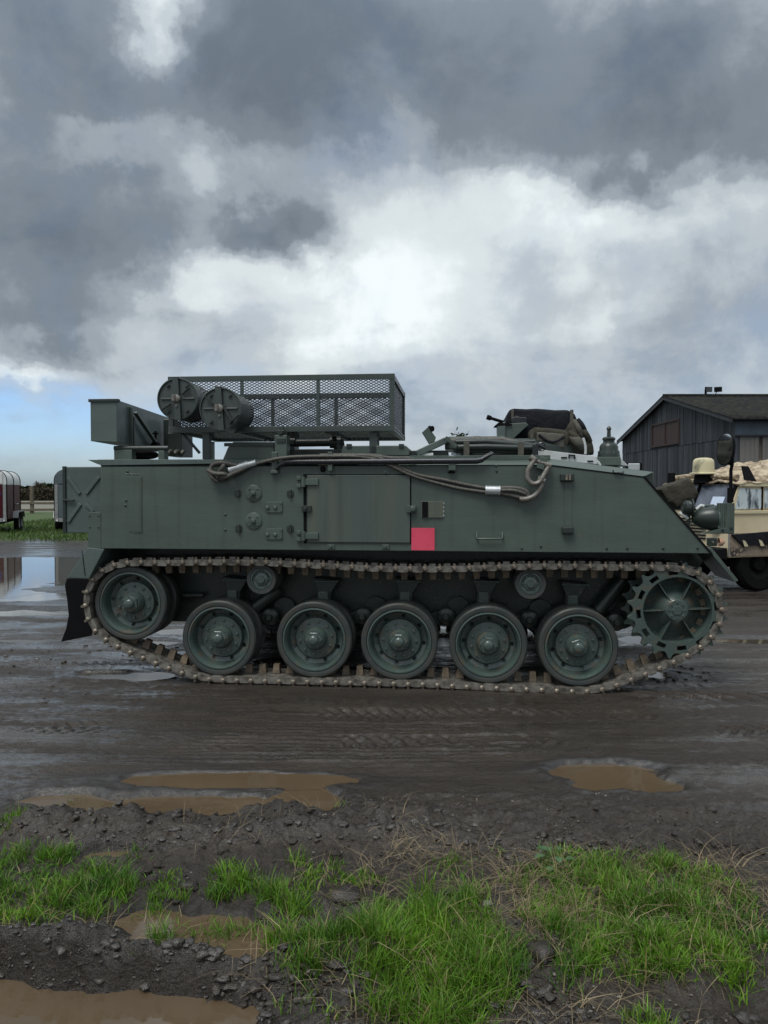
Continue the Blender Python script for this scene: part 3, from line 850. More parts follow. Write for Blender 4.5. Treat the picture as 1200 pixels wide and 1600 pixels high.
def dish_mesh(front=True):
    r = RW; n = 64; mb = MB()
    prof = [(.845 * r, .012), (.835 * r, .002), (.80 * r, .0), (.775 * r, .014), (.760 * r, .018), (.735 * r, .060), (.715 * r, .104),
            (.70 * r, .112), (.565 * r, .128), (.555 * r, .128), (.548 * r, .100), (.535 * r, .094), (.31 * r, .086)]
    mb.lathe(prof[:8], n=n); mb.lathe(prof[8:], n=n)
    ra, rb, ya, yb = .565 * r, .70 * r, .128, .112
    for h in range(8):                                    # flat ring with eight round holes
        a0 = 2 * math.pi * (h + .5) / 8; rm = (ra + rb) / 2; vs = []
        for q in range(16):
            t = 2 * math.pi * q / 16; c_, s_ = math.cos(t), math.sin(t); m_ = max(abs(c_), abs(s_))
            an = a0 + (c_ / m_) * math.pi / 8; rr = rm + (s_ / m_) * (rb - ra) / 2
            vs.append((rr * math.cos(an), ya + (rr - ra) / (rb - ra) * (yb - ya), rr * math.sin(an)))
        for dy in (0, .012):
            for q in range(16):
                t = 2 * math.pi * q / 16; an = a0 + .0175 * math.cos(t) / rm; rr = rm + .0175 * math.sin(t)
                vs.append((rr * math.cos(an), ya + (rr - ra) / (rb - ra) * (yb - ya) + dy, rr * math.sin(an)))
        mb.add(vs, [(q + o, (q + 1) % 16 + o, (q + 1) % 16 + 16 + o, q + 16 + o) for o in (0, 16) for q in range(16)])
    mb.lathe([(.845 * r, .012), (.845 * r, .112), (.72 * r, .135), (.55 * r, .165), (.2 * r, .165)], n=n)
    return mb


def make_road_wheel(name):
    w = dish_mesh().build(name, M['wheel_paint'], AV, smooth=40)
    t = tyre_mesh(0.0, .115).build("tyre", M['rubber'], w, smooth=40)
    t2 = tyre_mesh(.215, .33).build("tyre", M['rubber'], w, smooth=40)
    d2 = MB().lathe([(.85 * RW, .22), (.80 * RW, .225), (.7 * RW, .20), (.3 * RW, .19), (.10, .18)], n=40).build("inner_disc", M['wheel_paint'], w, smooth=40)
    hb = MB(); r = RW
    hb.lathe([(.31 * r, .090), (.30 * r, .050), (.245 * r, .022), (.24 * r, .016)], n=36, cap1=True)
    h = hb.build("hub", M['wheel_paint'], w, smooth=40)
    nb = MB(); nb.lathe([(.232 * r, .02), (.225 * r, -.002), (.20 * r, -.008)], n=6, cap1=True); nb.build("hub_nut", M['wheel_paint'], w, bevel=.003)
    cb = MB(); cb.lathe([(.142 * r, -.004), (.135 * r, -.030), (.115 * r, -.040), (.06 * r, -.046)], n=24, cap1=True); cb.build("hub_cap", M['wheel_paint'], w, smooth=50)
    bb = MB()
    for k in range(10):
        a = 2 * math.pi * (k + .3) / 10
        bb.lathe([(.011, .094), (.011, .076), (.006, .074)], (.43 * r * math.cos(a), 0, .43 * r * math.sin(a)), 6, 'y', cap1=True)
    for k in range(6):
        a = 2 * math.pi * (k + .1) / 6
        bb.lathe([(.006, .0), (.006, -.014)], (.205 * r * math.cos(a), .005, .205 * r * math.sin(a)), 6, 'y', cap1=True)
    bb.build("wheel_bolts", M['wheel_paint'], w)['kind'] = 'stuff'
    return w


def copy_wheel(src, loc, rot, scale=1.0):
    c = same(src, src.name.split('.')[0], AV, loc, (0, rot, 0)); c.scale = (scale,) * 3
    for ch in src.children:
        same(ch, ch.name.split('.')[0], c)
    return c


WV = .085                                   # depth of the wheels' front faces
wheels = [(341.6, 997.5, 57.3), (490.5, 1000, 59.3), (623.5, 1003, 60.2), (763, 1008, 61.6), (904, 1011.5, 64)]
spec = []
for (x, y, r) in wheels:
    c = p3(x, y, WV); spec.append(c)
bottom = sum(c.z for c in spec) / 5
first = make_road_wheel("road_wheel")
first.location = (spec[0].x, WV, spec[0].z)
for c in spec[1:]: copy_wheel(first, (c.x, WV, c.z), rnd.uniform(0, 6))
for c in spec: copy_wheel(first, (c.x, WIDTH - WV - .33, c.z), rnd.uniform(0, 6))
ci = p3(203, 943, WV)
idler = copy_wheel(first, (ci.x, WV, ci.z), .5, 1.0); idler.name = "idler_wheel"
idler2 = copy_wheel(first, (ci.x, WIDTH - WV - .33, ci.z), .5, 1.0); idler2.name = "idler_wheel.001"

# return rollers
def roller(loc):
    mb = MB(); r = .125
    mb.lathe([(.66 * r, .02), (.72 * r, .004), (.94 * r, .002), (r, .014), (r, .085), (.7 * r, .09)], n=40)
    w = mb.build("return_roller", M['rubber'], AV, loc, smooth=40)
    mb = MB(); mb.lathe([(.70 * r, .008), (.62 * r, .004), (.58 * r, .022), (.45 * r, .026), (.42 * r, .012), (.25 * r, .004), (.22 * r, -.008)], n=32, cap1=True)
    for k in range(6):
        a = 2 * math.pi * k / 6; mb.dome_bolt((.46 * r * math.cos(a), .024, .46 * r * math.sin(a)), .009)
    mb.build("roller_disc", M['wheel_paint'], w, smooth=40)
    MB().lathe([(.05, .09), (.05, .42)], n=16).build("roller_axle", M['paint_dark'], w, smooth=40)
    MB().lathe([(.7 * r, .2), (r, .2), (r, .29), (.7 * r, .29)], n=32).build("inner_tyre", M['rubber'], w, smooth=40)
    return w


for (x, y) in ((407, 906), (829.5, 913)):
    c = p3(x, y, WV); roller((c.x, WV + .02, c.z))

# sprocket: slotted toothed ring, spokes, hub
def sprocket(loc):
    RI, RO, RT = .255, .330, .378; nt_ = 20; n = nt_ * 12
    bm = bmesh.new()
    rad = [RI, .274, .310, RO]
    rows = [[bm.verts.new((rr * math.cos(2 * math.pi * k / n), 0, rr * math.sin(2 * math.pi * k / n))) for k in range(n)] for rr in rad]
    for i in range(3):
        for k in range(n):
            if i == 1 and (k % 20) < 9: continue
            bm.faces.new((rows[i][k], rows[i][(k + 1) % n], rows[i + 1][(k + 1) % n], rows[i + 1][k]))
    tooth = [RO] * 12
    prof = [0, .0, .003, .008, .020, .040, .047, .040, .020, .008, .003, 0]
    outer = []
    for k in range(n):
        rr = RO + .001 + prof[k % 12]
        a = 2 * math.pi * k / n
        outer.append(bm.verts.new((rr * math.cos(a), 0, rr * math.sin(a))))
    for k in range(n):
        bm.faces.new((rows[3][k], rows[3][(k + 1) % n], outer[(k + 1) % n], outer[k]))
    bmesh.ops.recalc_face_normals(bm, faces=bm.faces)
    bmesh.ops.solidify(bm, geom=bm.faces[:], thickness=.028)
    me = bpy.data.meshes.new("sprocket"); bm.to_mesh(me); bm.free()
    s = link("sprocket", me, M['wheel_paint'], AV, loc, bevel=.002)
    s2 = same(s, "inner_ring", s, (0, .225, 0), (0, .08, 0))
    mb = MB(); mb.lathe([(.262, .0), (.255, .02), (.248, .10), (.225, .125), (.19, .115), (.15, .08), (.115, .03), (.085, .0)], n=48)
    mb.build("sprocket_bowl", M['wheel_paint'], s, smooth=40)
    for k in range(6):
        a = 2 * math.pi * (k + .05) / 6
        c_, s_ = math.cos(a), math.sin(a)
        MB().add([(.08 * c_ - .004 * s_, .0, .08 * s_ + .004 * c_), (.08 * c_ + .004 * s_, .0, .08 * s_ - .004 * c_), (.257 * c_ + .004 * s_, .006, .257 * s_ - .004 * c_), (.257 * c_ - .004 * s_, .006, .257 * s_ + .004 * c_),
                  (.08 * c_ - .004 * s_, .12, .08 * s_ + .004 * c_), (.08 * c_ + .004 * s_, .12, .08 * s_ - .004 * c_), (.257 * c_ + .004 * s_, .10, .257 * s_ - .004 * c_), (.257 * c_ - .004 * s_, .10, .257 * s_ + .004 * c_)],
                 [(0, 1, 2, 3), (7, 6, 5, 4), (0, 3, 7, 4), (1, 5, 6, 2), (3, 2, 6, 7), (0, 4, 5, 1)]).build("spoke", M['wheel_paint'], s)
    mb = MB(); mb.lathe([(.088, .02), (.086, -.012), (.078, -.020)], n=24, cap1=True)
    mb.lathe([(.042, -.018), (.038, -.030)], n=6, cap1=True)
    for k in range(8):
        a = 2 * math.pi * k / 8; mb.dome_bolt((.06 * math.cos(a), -.019, .06 * math.sin(a)), .010)
    mb.build("sprocket_hub", M['wheel_paint'], s, bevel=.002)
    return s


cs = p3(1057, 953, WV + .01)
sprocket((cs.x, WV + .01, cs.z))
sprocket((cs.x, WIDTH - WV - .30, cs.z))
mb = MB(); mb.lathe([(.16, .1), (.16, .45)], (cs.x, WV + .01, cs.z), 24); mb.lathe([(.16, -.45), (.16, -.05)], (cs.x, WIDTH - WV, cs.z), 24)
mb.build("final_drive", M['paint_dark'], AV, smooth=40)

# track: an endless chain of cast links
TV = .055
pin_px = [(151, 896), (171, 884), (194, 878.5), (220, 878), (270, 878), (330, 876.5), (400, 877), (460, 880), (520, 883), (565, 886), (610, 887.5), (670, 888), (730, 887), (800, 884), (867, 883), (930, 884.5),
          (977, 885), (1032, 885), (1060, 886), (1081, 890), (1103, 902), (1120, 922), (1130, 947), (1127, 972), (1116, 993), (1096, 1012), (1073, 1026), (1050, 1037.5),
          (1002, 1057), (957, 1074), (931, 1080.5), (905, 1082), (870, 1080.5), (830, 1078.5), (790, 1077), (754, 1075.5), (705, 1073), (658, 1070.5), (610, 1069.3), (562, 1068), (469, 1066.3), (424, 1065.4),
          (377, 1064.3), (350, 1064), (330.5, 1063), (308, 1059.5), (285.5, 1053), (263, 1045), (242, 1036.5), (221, 1027.5), (200, 1019), (180.5, 1009.5), (160.4, 997), (144, 982), (134.5, 961.5), (131.6, 938), (137, 915)]
loop = np.array(pts(pin_px[::-1], TV))
# smooth closed curve (Chaikin), then equal link lengths
for _ in range(3):
    nx_ = np.roll(loop, -1, 0)
    loop = np.stack([.75 * loop + .25 * nx_, .25 * loop + .75 * nx_], 1).reshape(-1, 2)
seg = np.linalg.norm(np.roll(loop, -1, 0) - loop, axis=1); cum = np.concatenate([[0], np.cumsum(seg)])
NL = int(round(cum[-1] / .1155)); closed = np.vstack([loop, loop[:1]])
tpos = np.linspace(0, cum[-1], NL, endpoint=False)
pins = np.stack([np.interp(tpos, cum, closed[:, 0]), np.interp(tpos, cum, closed[:, 1])], 1)
PITCHL = cum[-1] / NL


def link_mesh():
    h = PITCHL / 2; wd = .34; mb = MB()
    # body with a stepped, interlocking outline
    pr = [(-h * .97, -.014), (h * .90, -.016), (h * .99, -.006), (h * .99, .022), (h * .80, .030), (h * .2, .034), (-h * .55, .034), (-h * .72, .026), (-h * .97, .022)]
    n = len(pr)
    mb.add([(x, 0, z) for x, z in pr] + [(x, wd, z) for x, z in pr], [tuple(range(n)), tuple(range(2 * n - 1, n - 1, -1))] + [(i, i + n, (i + 1) % n + n, (i + 1) % n) for i in range(n)])
    mb.box(-h * .45, h * .45, .03, wd - .03, -.032, -.015)           # grouser pad
    return mb


def horn_mesh():
    mb = MB()
    for ya, yb in ((.135, .20),):
        mb.add([(-.030, ya, .036), (.030, ya, .036), (.030, yb, .036), (-.030, yb, .036), (-.023, ya + .010, .108), (.023, ya + .010, .108), (.023, yb - .010, .108), (-.023, yb - .010, .108)],
               [(3, 2, 1, 0), (4, 5, 6, 7), (0, 1, 5, 4), (1, 2, 6, 5), (2, 3, 7, 6), (3, 0, 4, 7)])
    return mb


def pin_mesh():
    h = PITCHL / 2; mb = MB()
    mb.lathe([(.021, .004), (.021, -.012), (.011, -.022)], (-h, 0, .004), 8, 'y', cap1=True)
    mb.add([(-h - .016, .0, -.004), (-h + .016, .0, -.004), (-h + .007, .0, -.034), (-h - .007, .0, -.034), (-h - .016, -.008, -.004), (-h + .016, -.008, -.004), (-h + .007, -.008, -.034), (-h - .007, -.008, -.034)],
           [(0, 1, 2, 3), (7, 6, 5, 4), (0, 3, 7, 4), (1, 5, 6, 2), (2, 6, 7, 3), (0, 4, 5, 1)])
    return mb


def track(v, detail):
    # an inner band runs round the loop; each link, horn and pin is a sub-part
    mb = MB(); n = NL
    vs, fs = [], []
    for i in range(n):
        t = pins[(i + 1) % n] - pins[i - 1]; t = t / np.linalg.norm(t); nn = np.array([-t[1], t[0]])
        for o_, y in ((.006, .05), (.006, .29), (.030, .29), (.030, .05)):
            q = pins[i] + nn * o_; vs.append((q[0], v + y, q[1]))
    for i in range(n):
        j = (i + 1) % n
        for k in range(4): fs.append((i * 4 + k, i * 4 + (k + 1) % 4, j * 4 + (k + 1) % 4, j * 4 + k))
    root = mb.add(vs, fs).build("track", M['track'], AV)
    protos = [("track_link", link_mesh().build("track_link", M['track'], root))]
    if detail:
        protos.append(("guide_horn", horn_mesh().build("guide_horn", M['horn'], root)))
        protos.append(("track_pin", pin_mesh().build("track_pin", M['pin'], root)))
    for i in range(NL):
        a, b = pins[i], pins[(i + 1) % NL]; mid = (a + b) / 2; phi = math.atan2(b[1] - a[1], b[0] - a[0])
        for nm, pr in protos:
            o = pr if i == 0 else same(pr, nm, root)
            o.location = (mid[0], v, mid[1]); o.rotation_euler = (rnd.uniform(-.008, .008), -phi + rnd.uniform(-.02, .02), 0)


track(TV, True)
track(WIDTH - TV - .34, True)

# suspension behind the wheels
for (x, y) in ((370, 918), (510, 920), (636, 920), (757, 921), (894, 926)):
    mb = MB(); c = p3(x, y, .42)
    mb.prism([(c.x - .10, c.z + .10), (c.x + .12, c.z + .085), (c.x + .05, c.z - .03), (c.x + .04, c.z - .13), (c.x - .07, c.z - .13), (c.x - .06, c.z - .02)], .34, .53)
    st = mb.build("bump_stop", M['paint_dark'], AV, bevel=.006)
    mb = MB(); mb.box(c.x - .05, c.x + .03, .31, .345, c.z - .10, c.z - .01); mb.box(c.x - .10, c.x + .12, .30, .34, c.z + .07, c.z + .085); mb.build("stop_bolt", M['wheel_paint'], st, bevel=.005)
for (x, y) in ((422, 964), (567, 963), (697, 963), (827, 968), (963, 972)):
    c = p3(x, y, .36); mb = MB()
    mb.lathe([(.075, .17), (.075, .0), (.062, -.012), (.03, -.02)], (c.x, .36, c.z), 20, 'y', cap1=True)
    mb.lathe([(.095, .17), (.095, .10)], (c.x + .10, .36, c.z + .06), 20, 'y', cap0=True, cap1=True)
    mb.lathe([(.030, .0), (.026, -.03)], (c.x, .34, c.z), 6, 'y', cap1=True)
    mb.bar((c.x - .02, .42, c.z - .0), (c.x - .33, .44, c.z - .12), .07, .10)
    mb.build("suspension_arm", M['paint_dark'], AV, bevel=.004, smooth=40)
for (a, b) in (((436, 921), (398, 951)), ((972, 906), (934, 955))):
    MB().tube([p3(*a, .42), p3(*b, .40)], .055, 16).build("shock_absorber", M['paint_dark'], AV, smooth=50)
MB().tube([p3(286, 930, .45), p3(318, 930, .45)], .022, 12).build("tension_rod", M['paint_dark'], AV, smooth=50)

# roof -------------------------------------------------------------
# long bin at the rear, standing across the roof
ux0, uz1 = P(141, 626, .10); ux1, uz0 = P(183, 689, .10)
sh = -math.tan(R(6.0)); LB = 1.75
tb = MB()
tb.add([(ux0, .10, uz0), (ux1, .10, uz0 - .01), (ux1, .10, uz1 + .006), (ux0, .10, uz1),
        (ux0 + sh * LB, .10 + LB, uz0), (ux1 + sh * LB, .10 + LB, uz0 - .01), (ux1 + sh * LB, .10 + LB, uz1 + .006), (ux0 + sh * LB, .10 + LB, uz1)],
       [(0, 1, 2, 3), (7, 6, 5, 4), (0, 4, 5, 1), (1, 5, 6, 2), (2, 6, 7, 3), (3, 7, 4, 0)])
tbo = tb.build("long_bin", M['paint_blue'], AV, bevel=.004)
mb = MB(); mb.box(ux0 - .012, ux1 + .012, .088, .14, uz1 - .012, uz1 + .012); mb.build("bin_lip", M['paint_dark'], tbo, bevel=.002)


def on_bin(v, z, out=.012): return Vector((ux1 + sh * (v - .10) + out, v, z))


mb = MB(); mb.bar(on_bin(.42, uz0 - .06), on_bin(.42, uz1 - .02), .03, .012); mb.bar(on_bin(.50, uz0 - .06), on_bin(.50, uz1 - .10), .014, .02); mb.build("bin_stay", M['paint'], tbo, bevel=.002)
mb = MB(); mb.bar(on_bin(.48, uz1 - .06, .03), on_bin(1.10, uz0 + .0, .06), .035, .018); mb.build("bin_brace", M['paint'], tbo, bevel=.003)
mb = MB(); c = on_bin(1.02, uz0 + .02, .05); mb.tube([c, c + Vector((0, 0, .13))], .012, 8); mb.lathe([(.028, 0), (.028, .015)], (c.x, c.y, c.z + .10), 10, 'z', cap0=True, cap1=True)
mb.lathe([(.045, -.05), (.05, .0), (.03, .03)], (c.x, c.y, c.z), 12, 'z', cap0=True, cap1=True); mb.build("bin_clamp", M['black'], tbo, smooth=40)
# rail under the bin and its feet
mb = MB(); mb.tube([p3(179, 700.5, .18), p3(263, 700.5, .18)], .021, 14); rl = mb.build("rear_rail", M['paint_dark'], AV, smooth=50)
for (x0, y0, x1, y1) in ((178, 703, 206, 719), (247, 704, 257, 719)):
    mb = MB(); block(mb, x0, y0, x1, y1, .15, .24); mb.build("rail_foot", M['paint'], rl, bevel=.003)
# things lying behind the rail
mb = MB(); mb.tube([p3(222 + 10 * math.cos(t) * 2.2, 711 + 3.4 * math.sin(t), .45 + .2 * math.sin(t)) for t in np.linspace(0, 6.28, 20)], .022, 8, closed=True); mb.build("hose_coil", M['black'], AV, smooth=50)
mb = MB(); mb.tube([p3(258 + k * 2.2, 708 + 3 * math.sin(k * 1.3), .3 + .02 * k) for k in range(14)], .018, 8); mb.build("roof_cable", M['rope'], AV, smooth=50)
mb = MB(); block(mb, 255, 655, 267, 712, 1.3, 1.6); block(mb, 262, 676, 284, 713, .9, 1.2); mb.build("crane_foot", M['paint_dark'], AV, bevel=.006)

# mesh cage ---------------------------------------------------------
CV0, CV1 = .10, 1.33
cu0, cz1 = P(262, 586, CV0); cu1, cz0 = P(616.5, 674, CV0)
cz1 = P(500, 585, CV0)[1]; cz0 = P(500, 674.3, CV0)[1]
cage = MB()
T = .045
cage.box(cu0, cu1, CV0, CV0 + .012, cz1 - T, cz1); cage.box(cu0, cu1, CV0 + .012, CV0 + T, cz1 - .008, cz1)
cage_o = cage.build("cage_top_rail", M['cage_paint'], AV, bevel=.002)
cage_o.name = "roof_cage"


def cage_bar(x0, x1, y0, y1, z0, z1, nm="cage_rail"):
    return MB().box(x0, x1, y0, y1, z0, z1).build(nm, M['cage_paint'], cage_o, bevel=.002)


e = .0025
cage_bar(cu0, cu1, CV0, CV0 + .04, cz0, cz0 + T)
cage_bar(cu0, cu1, CV1 - T, CV1, cz1 - T, cz1); cage_bar(cu0, cu1, CV1 - T, CV1, cz0, cz0 + T)
for u in (cu0, cu1 - T):
    cage_bar(u + e, u + T - e, CV0 + T, CV1 - T, cz1 - T, cz1 - e); cage_bar(u + e, u + T - e, CV0 + T, CV1 - T, cz0 + e, cz0 + T)
    cage_bar(u + e, u + T - e, CV0 + e, CV0 + .03, cz0 + T, cz1 - T, "cage_post"); cage_bar(u + e, u + T - e, CV1 - .03, CV1 - e, cz0 + T, cz1 - T, "cage_post")
for x in (377.5, 496.5):
    u = P(x, 620, CV0)[0]; cage_bar(u - .013, u + .013, CV0 + e, CV0 + .025, cz0 + T, cz1 - T, "cage_post")
for x in (427, 525.5):
    u = P(x, 640, CV1)[0]; cage_bar(u - .015, u + .015, CV1 - .03, CV1 - e, cz0 + T, cz1 - T, "cage_post")
for f in (.3, .7):
    u = cu0 + (cu1 - cu0) * f; cage_bar(u - .02, u + .02, CV0 + .05, CV1 - .05, cz0 - .004, cz0 + .02, "cage_floor_bar")


def expanded(name, origin, du, dv, w, h, cw=.0415, chh=.021, t=.0055, depth=.004):
    """expanded metal: crossing strands, du and dv unit vectors"""
    du, dv = Vector(du), Vector(dv); nrm = du.cross(dv)
    nx_, ny_ = int(w / cw), int(h / chh); cw, chh = w / nx_, h / ny_
    mb = MB(); o = Vector(origin)
    def strand(a, b):
        d = (b - a); s = nrm.cross(d).normalized() * t / 2; q = nrm * depth / 2
        mb.add([a - s - q, a + s - q, a + s + q, a - s + q, b - s - q, b + s - q, b + s + q, b - s + q], [(i, (i + 1) % 4, (i + 1) % 4 + 4, i + 4) for i in range(4)])
    for j in range(ny_):
        for i in range(nx_):
            x, y = i * cw, j * chh
            c = lambda a, b: o + du * (x + a * cw) + dv * (y + b * chh)
            strand(c(0, .5), c(.5, 1)); strand(c(.5, 1), c(1, .5)); strand(c(1, .5), c(.5, 0)); strand(c(.5, 0), c(0, .5))
    ob = mb.build(name, M['blackmetal'], cage_o); ob['kind'] = 'stuff'
    return ob


LW = cu1 - cu0
expanded("mesh_panel", (cu0, CV0 + .02, cz0 + .03), (1, 0, 0), (0, 0, 1), LW, cz1 - cz0 - .06)
expanded("mesh_panel", (cu0, CV1 - .02, cz0 + .03), (1, 0, 0), (0, 0, 1), LW, cz1 - cz0 - .06)
expanded("mesh_panel", (cu0 + .02, CV0 + .02, cz0 + .03), (0, 1, 0), (0, 0, 1), CV1 - CV0 - .04, cz1 - cz0 - .06)
expanded("mesh_panel", (cu1 - .02, CV0 + .02, cz0 + .03), (0, 1, 0), (0, 0, 1), CV1 - CV0 - .04, cz1 - cz0 - .06)
expanded("mesh_panel", (cu0, CV0 + .03, cz0 + .024), (1, 0, 0), (0, 1, 0), LW, CV1 - CV0 - .06)
# legs
for (x0, x1, yb, v) in ((316, 327.5, 712, .14), (577, 588.5, 712, .14), (323, 333, 712, 1.2), (582, 592, 712, 1.2)):
    ua, ub = P(x0, 690, v)[0], P(x1, 690, v)[0]
    mb = MB().box(ua, ub, v, v + .05, P(600, 716, .1)[1], cz0 - .004); mb.build("cage_leg", M['cage_paint'], cage_o, bevel=.002)
mb = MB(); mb.bar(p3(285, 676, .3), p3(312, 708, .3), .02); mb.build("cage_brace", M['paint_dark'], cage_o)

# raised hatches on the roof
rz = P(600, 718, .1)[1]
def hatch(name, lst, v0, v1, mat=None):
    return MB().prism(pts(lst, v0), v0, v1).build(name, mat or M['paint'], AV, bevel=.006)


h1 = hatch("engine_hatch", [(348, 718), (356, 699), (364, 690.5), (428, 690.5), (428, 718)], .16, 1.1)
mb = MB(); block(mb, 350, 692, 428, 697, .15, .162); mb.build("hatch_rim", M['paint_dark'], h1, bevel=.002)
mb = MB(); c = p3(419, 690, .2); mb.tube([c + Vector((-.03, 0, 0)), c + Vector((-.02, 0, .03)), c + Vector((.02, 0, .03)), c + Vector((.03, 0, 0))], .008, 8); mb.build("hatch_handle", M['paint_dark'], h1, smooth=50)
h2 = hatch("roof_hatch", [(532, 712), (536, 696.5), (634, 696), (640, 702), (639, 712)], .14, 1.0)
for x in (545, 627): 
    mb = MB(); block(mb, x - 4, 693.5, x + 4, 700, .13, .18); mb.build("hatch_hinge", M['paint_dark'], h2, bevel=.003)
mb = MB(); mb.tube([p3(452, 692, .55), p3(520, 691, .55)], .035, 16); mb.tube([p3(452, 692, .55), p3(462, 692, .55)], .062, 16); mb.tube([p3(516, 691, .55), p3(533, 691, .55)], .052, 16); mb.tube([p3(528, 688, .55), p3(533, 715, .55)], .05, 12)
mb.build("hydraulic_ram", M['paint_dark'], AV, smooth=40)
mb = MB(); block(mb, 448, 672, 460, 712, .5, .7); mb.build("roof_post", M['paint_dark'], AV, bevel=.006)
mb = MB(); block(mb, 440, 702, 560, 716, .5, .9); mb.build("roof_box", M['paint_dark'], AV, bevel=.006)
mb = MB(); block(mb, 640, 704, 700, 716, .3, .9); mb.build("roof_box", M['paint_dark'], AV, bevel=.006)
# clamp post carrying the bar
mb = MB(); block(mb, 429, 680, 448, 714, -.02, .10); block(mb, 424, 706, 433, 738, -.03, -.002); block(mb, 422, 735, 434, 740, -.04, -.001)
po = mb.build("clamp_post", M['paint'], AV, bevel=.004)
mb = MB(); block(mb, 433, 672, 444, 684, .0, .06); c = p3(439, 676, 0); mb.lathe([(.02, 0), (.02, -.03)], (c.x, .0, c.z), 10, 'y', cap1=True); mb.lathe([(.02, 0), (.012, .03)], (c.x, .03, P(440, 671, .0)[1]), 8, 'z', cap1=True)
mb.build("clamp_head", M['paint_dark'], po, bevel=.003)
mb = MB(); block(mb, 432, 684, 446, 692, -.028, -.018); mb.build("clamp_window", M['paint_dark'], po, bevel=.003)
for (x0, y0, x1, y1) in ((497, 713, 520, 727), (512, 706, 519, 736), (640, 715, 648, 727), (701, 713, 712, 735)):
    mb = MB(); block(mb, x0, y0, x1, y1, -.045, .02); mb.build("tool_bracket", M['paint'] if y0 != 713 or x0 > 600 else M['strap'], AV, bevel=.003)
mb = MB(); c = p3(705, 737, -.02); mb.tube([p3(705, 728, -.02), p3(705, 737, -.02)], .010, 8); mb.tube([p3(700, 738, -.02), p3(711, 738, -.02)], .007, 8); mb.build("wing_nut", M['black'], AV, smooth=50)
mb = MB(); c = p3(504, 733, -.02); mb.lathe([(.02, .02), (.024, .0), (.012, -.02)], (c.x, -.01, c.z), 8, 'y', cap1=True); mb.build("wing_nut", M['black'], AV, smooth=50)

# raised fin and open hatch left of the cupola
mb = MB().prism(pts([(659, 676), (669, 667), (681, 683), (679, 690), (670, 694)], .75), .75, .79); fo = mb.build("hatch_fin", M['paint'], AV, bevel=.004)
mb = MB(); mb.tube([p3(670, 666, .77), p3(673, 671, .77)], .014, 8); mb.tube([p3(675, 669, .74), p3(675, 671, .82)], .022, 8); mb.build("fin_catch", M['black'], fo, smooth=50)
mb = MB()
q = [p3(647, 704, .25), p3(659, 706, .20), p3(694, 689, .20), p3(690, 683, .65), p3(653, 701, .65)]
a0, a1, a2, a3 = p3(650, 704, .22), p3(694, 683.5, .22), p3(700, 682, .75), p3(655, 703, .75)
th = Vector((.012, 0, -.05))
mb.add([a0, a1, a2, a3, a0 + th, a1 + th, a2 + th, a3 + th], [(0, 1, 2, 3), (7, 6, 5, 4), (0, 4, 5, 1), (1, 5, 6, 2), (2, 6, 7, 3), (3, 7, 4, 0)])
ho = mb.build("open_hatch", M['paint_blue'], AV, bevel=.006)
mb = MB(); mb.bar(a1 + Vector((.01, 0, 0)), p3(714, 698, .22), .02, .03); mb.build("hatch_stay", M['paint'], ho, bevel=.002)
mb = MB(); mb.tube([p3(672 + 14 * math.cos(t), 706 + 5 * math.sin(t) - (3 if t < 1 else 0), .25) for t in np.linspace(1.2, 4.9, 14)], .022, 10); mb.build("pale_hose", M['white_panel'], AV, smooth=50)
# cupola: low drum, black canvas hood, gun, stowage
cup = MB(); c = p3(830, 712, 1.1)
cup.lathe([(.62, -.10), (.60, .06), (.52, .12)], (c.x - .1, 1.15, P(600, 712, 1.1)[1]), 40, 'z', cap1=True)
cupo = cup.build("cupola", M['paint_dark'], AV, bevel=.004)
mb = MB(); block(mb, 700, 682, 790, 700, .75, 1.25); mb.prism(pts([(695, 690), (705, 684), (745, 681), (790, 684), (800, 700), (695, 702)], .7), .7, 1.3); mb.build("cupola_skirt", M['paint'], AV, bevel=.008)


def soft_box(name, lst, v0, v1, mat, parent=None, amp=.012, seed=0, freq=9, cuts=4, bevel=.03, loc_world=True):
    """a stuffed cloth shape: traced outline given thickness, rounded and rumpled"""
    poly = pts(lst, v0)
    bm = bmesh.new()
    n = len(poly); v0s = [bm.verts.new((a, v0, b)) for a, b in poly]; v1s = [bm.verts.new((a, v1, b)) for a, b in poly]
    bm.faces.new(v0s); bm.faces.new(v1s[::-1])
    for i in range(n): bm.faces.new((v0s[i], v1s[i], v1s[(i + 1) % n], v0s[(i + 1) % n]))
    bmesh.ops.recalc_face_normals(bm, faces=bm.faces)
    bmesh.ops.bevel(bm, geom=bm.edges[:], offset=bevel, segments=2, affect='EDGES', profile=.6)
    bmesh.ops.triangulate(bm, faces=[f for f in bm.faces if len(f.verts) > 4])
    bmesh.ops.subdivide_edges(bm, edges=[e_ for e_ in bm.edges if e_.calc_length() > .05], cuts=cuts, use_grid_fill=True)
    from mathutils import noise as mn
    for v in bm.verts:
        d = mn.fractal(v.co * freq + Vector((seed, seed * .7, 0)), 1.0, 2.0, 3)
        v.co += v.normal * d * amp
    me = bpy.data.meshes.new(name); bm.to_mesh(me); bm.free()
    return link(name, me, mat, parent, smooth=60)


def to_world(o):
    o.location = VO; o.rotation_euler = (0, 0, -TH); return o


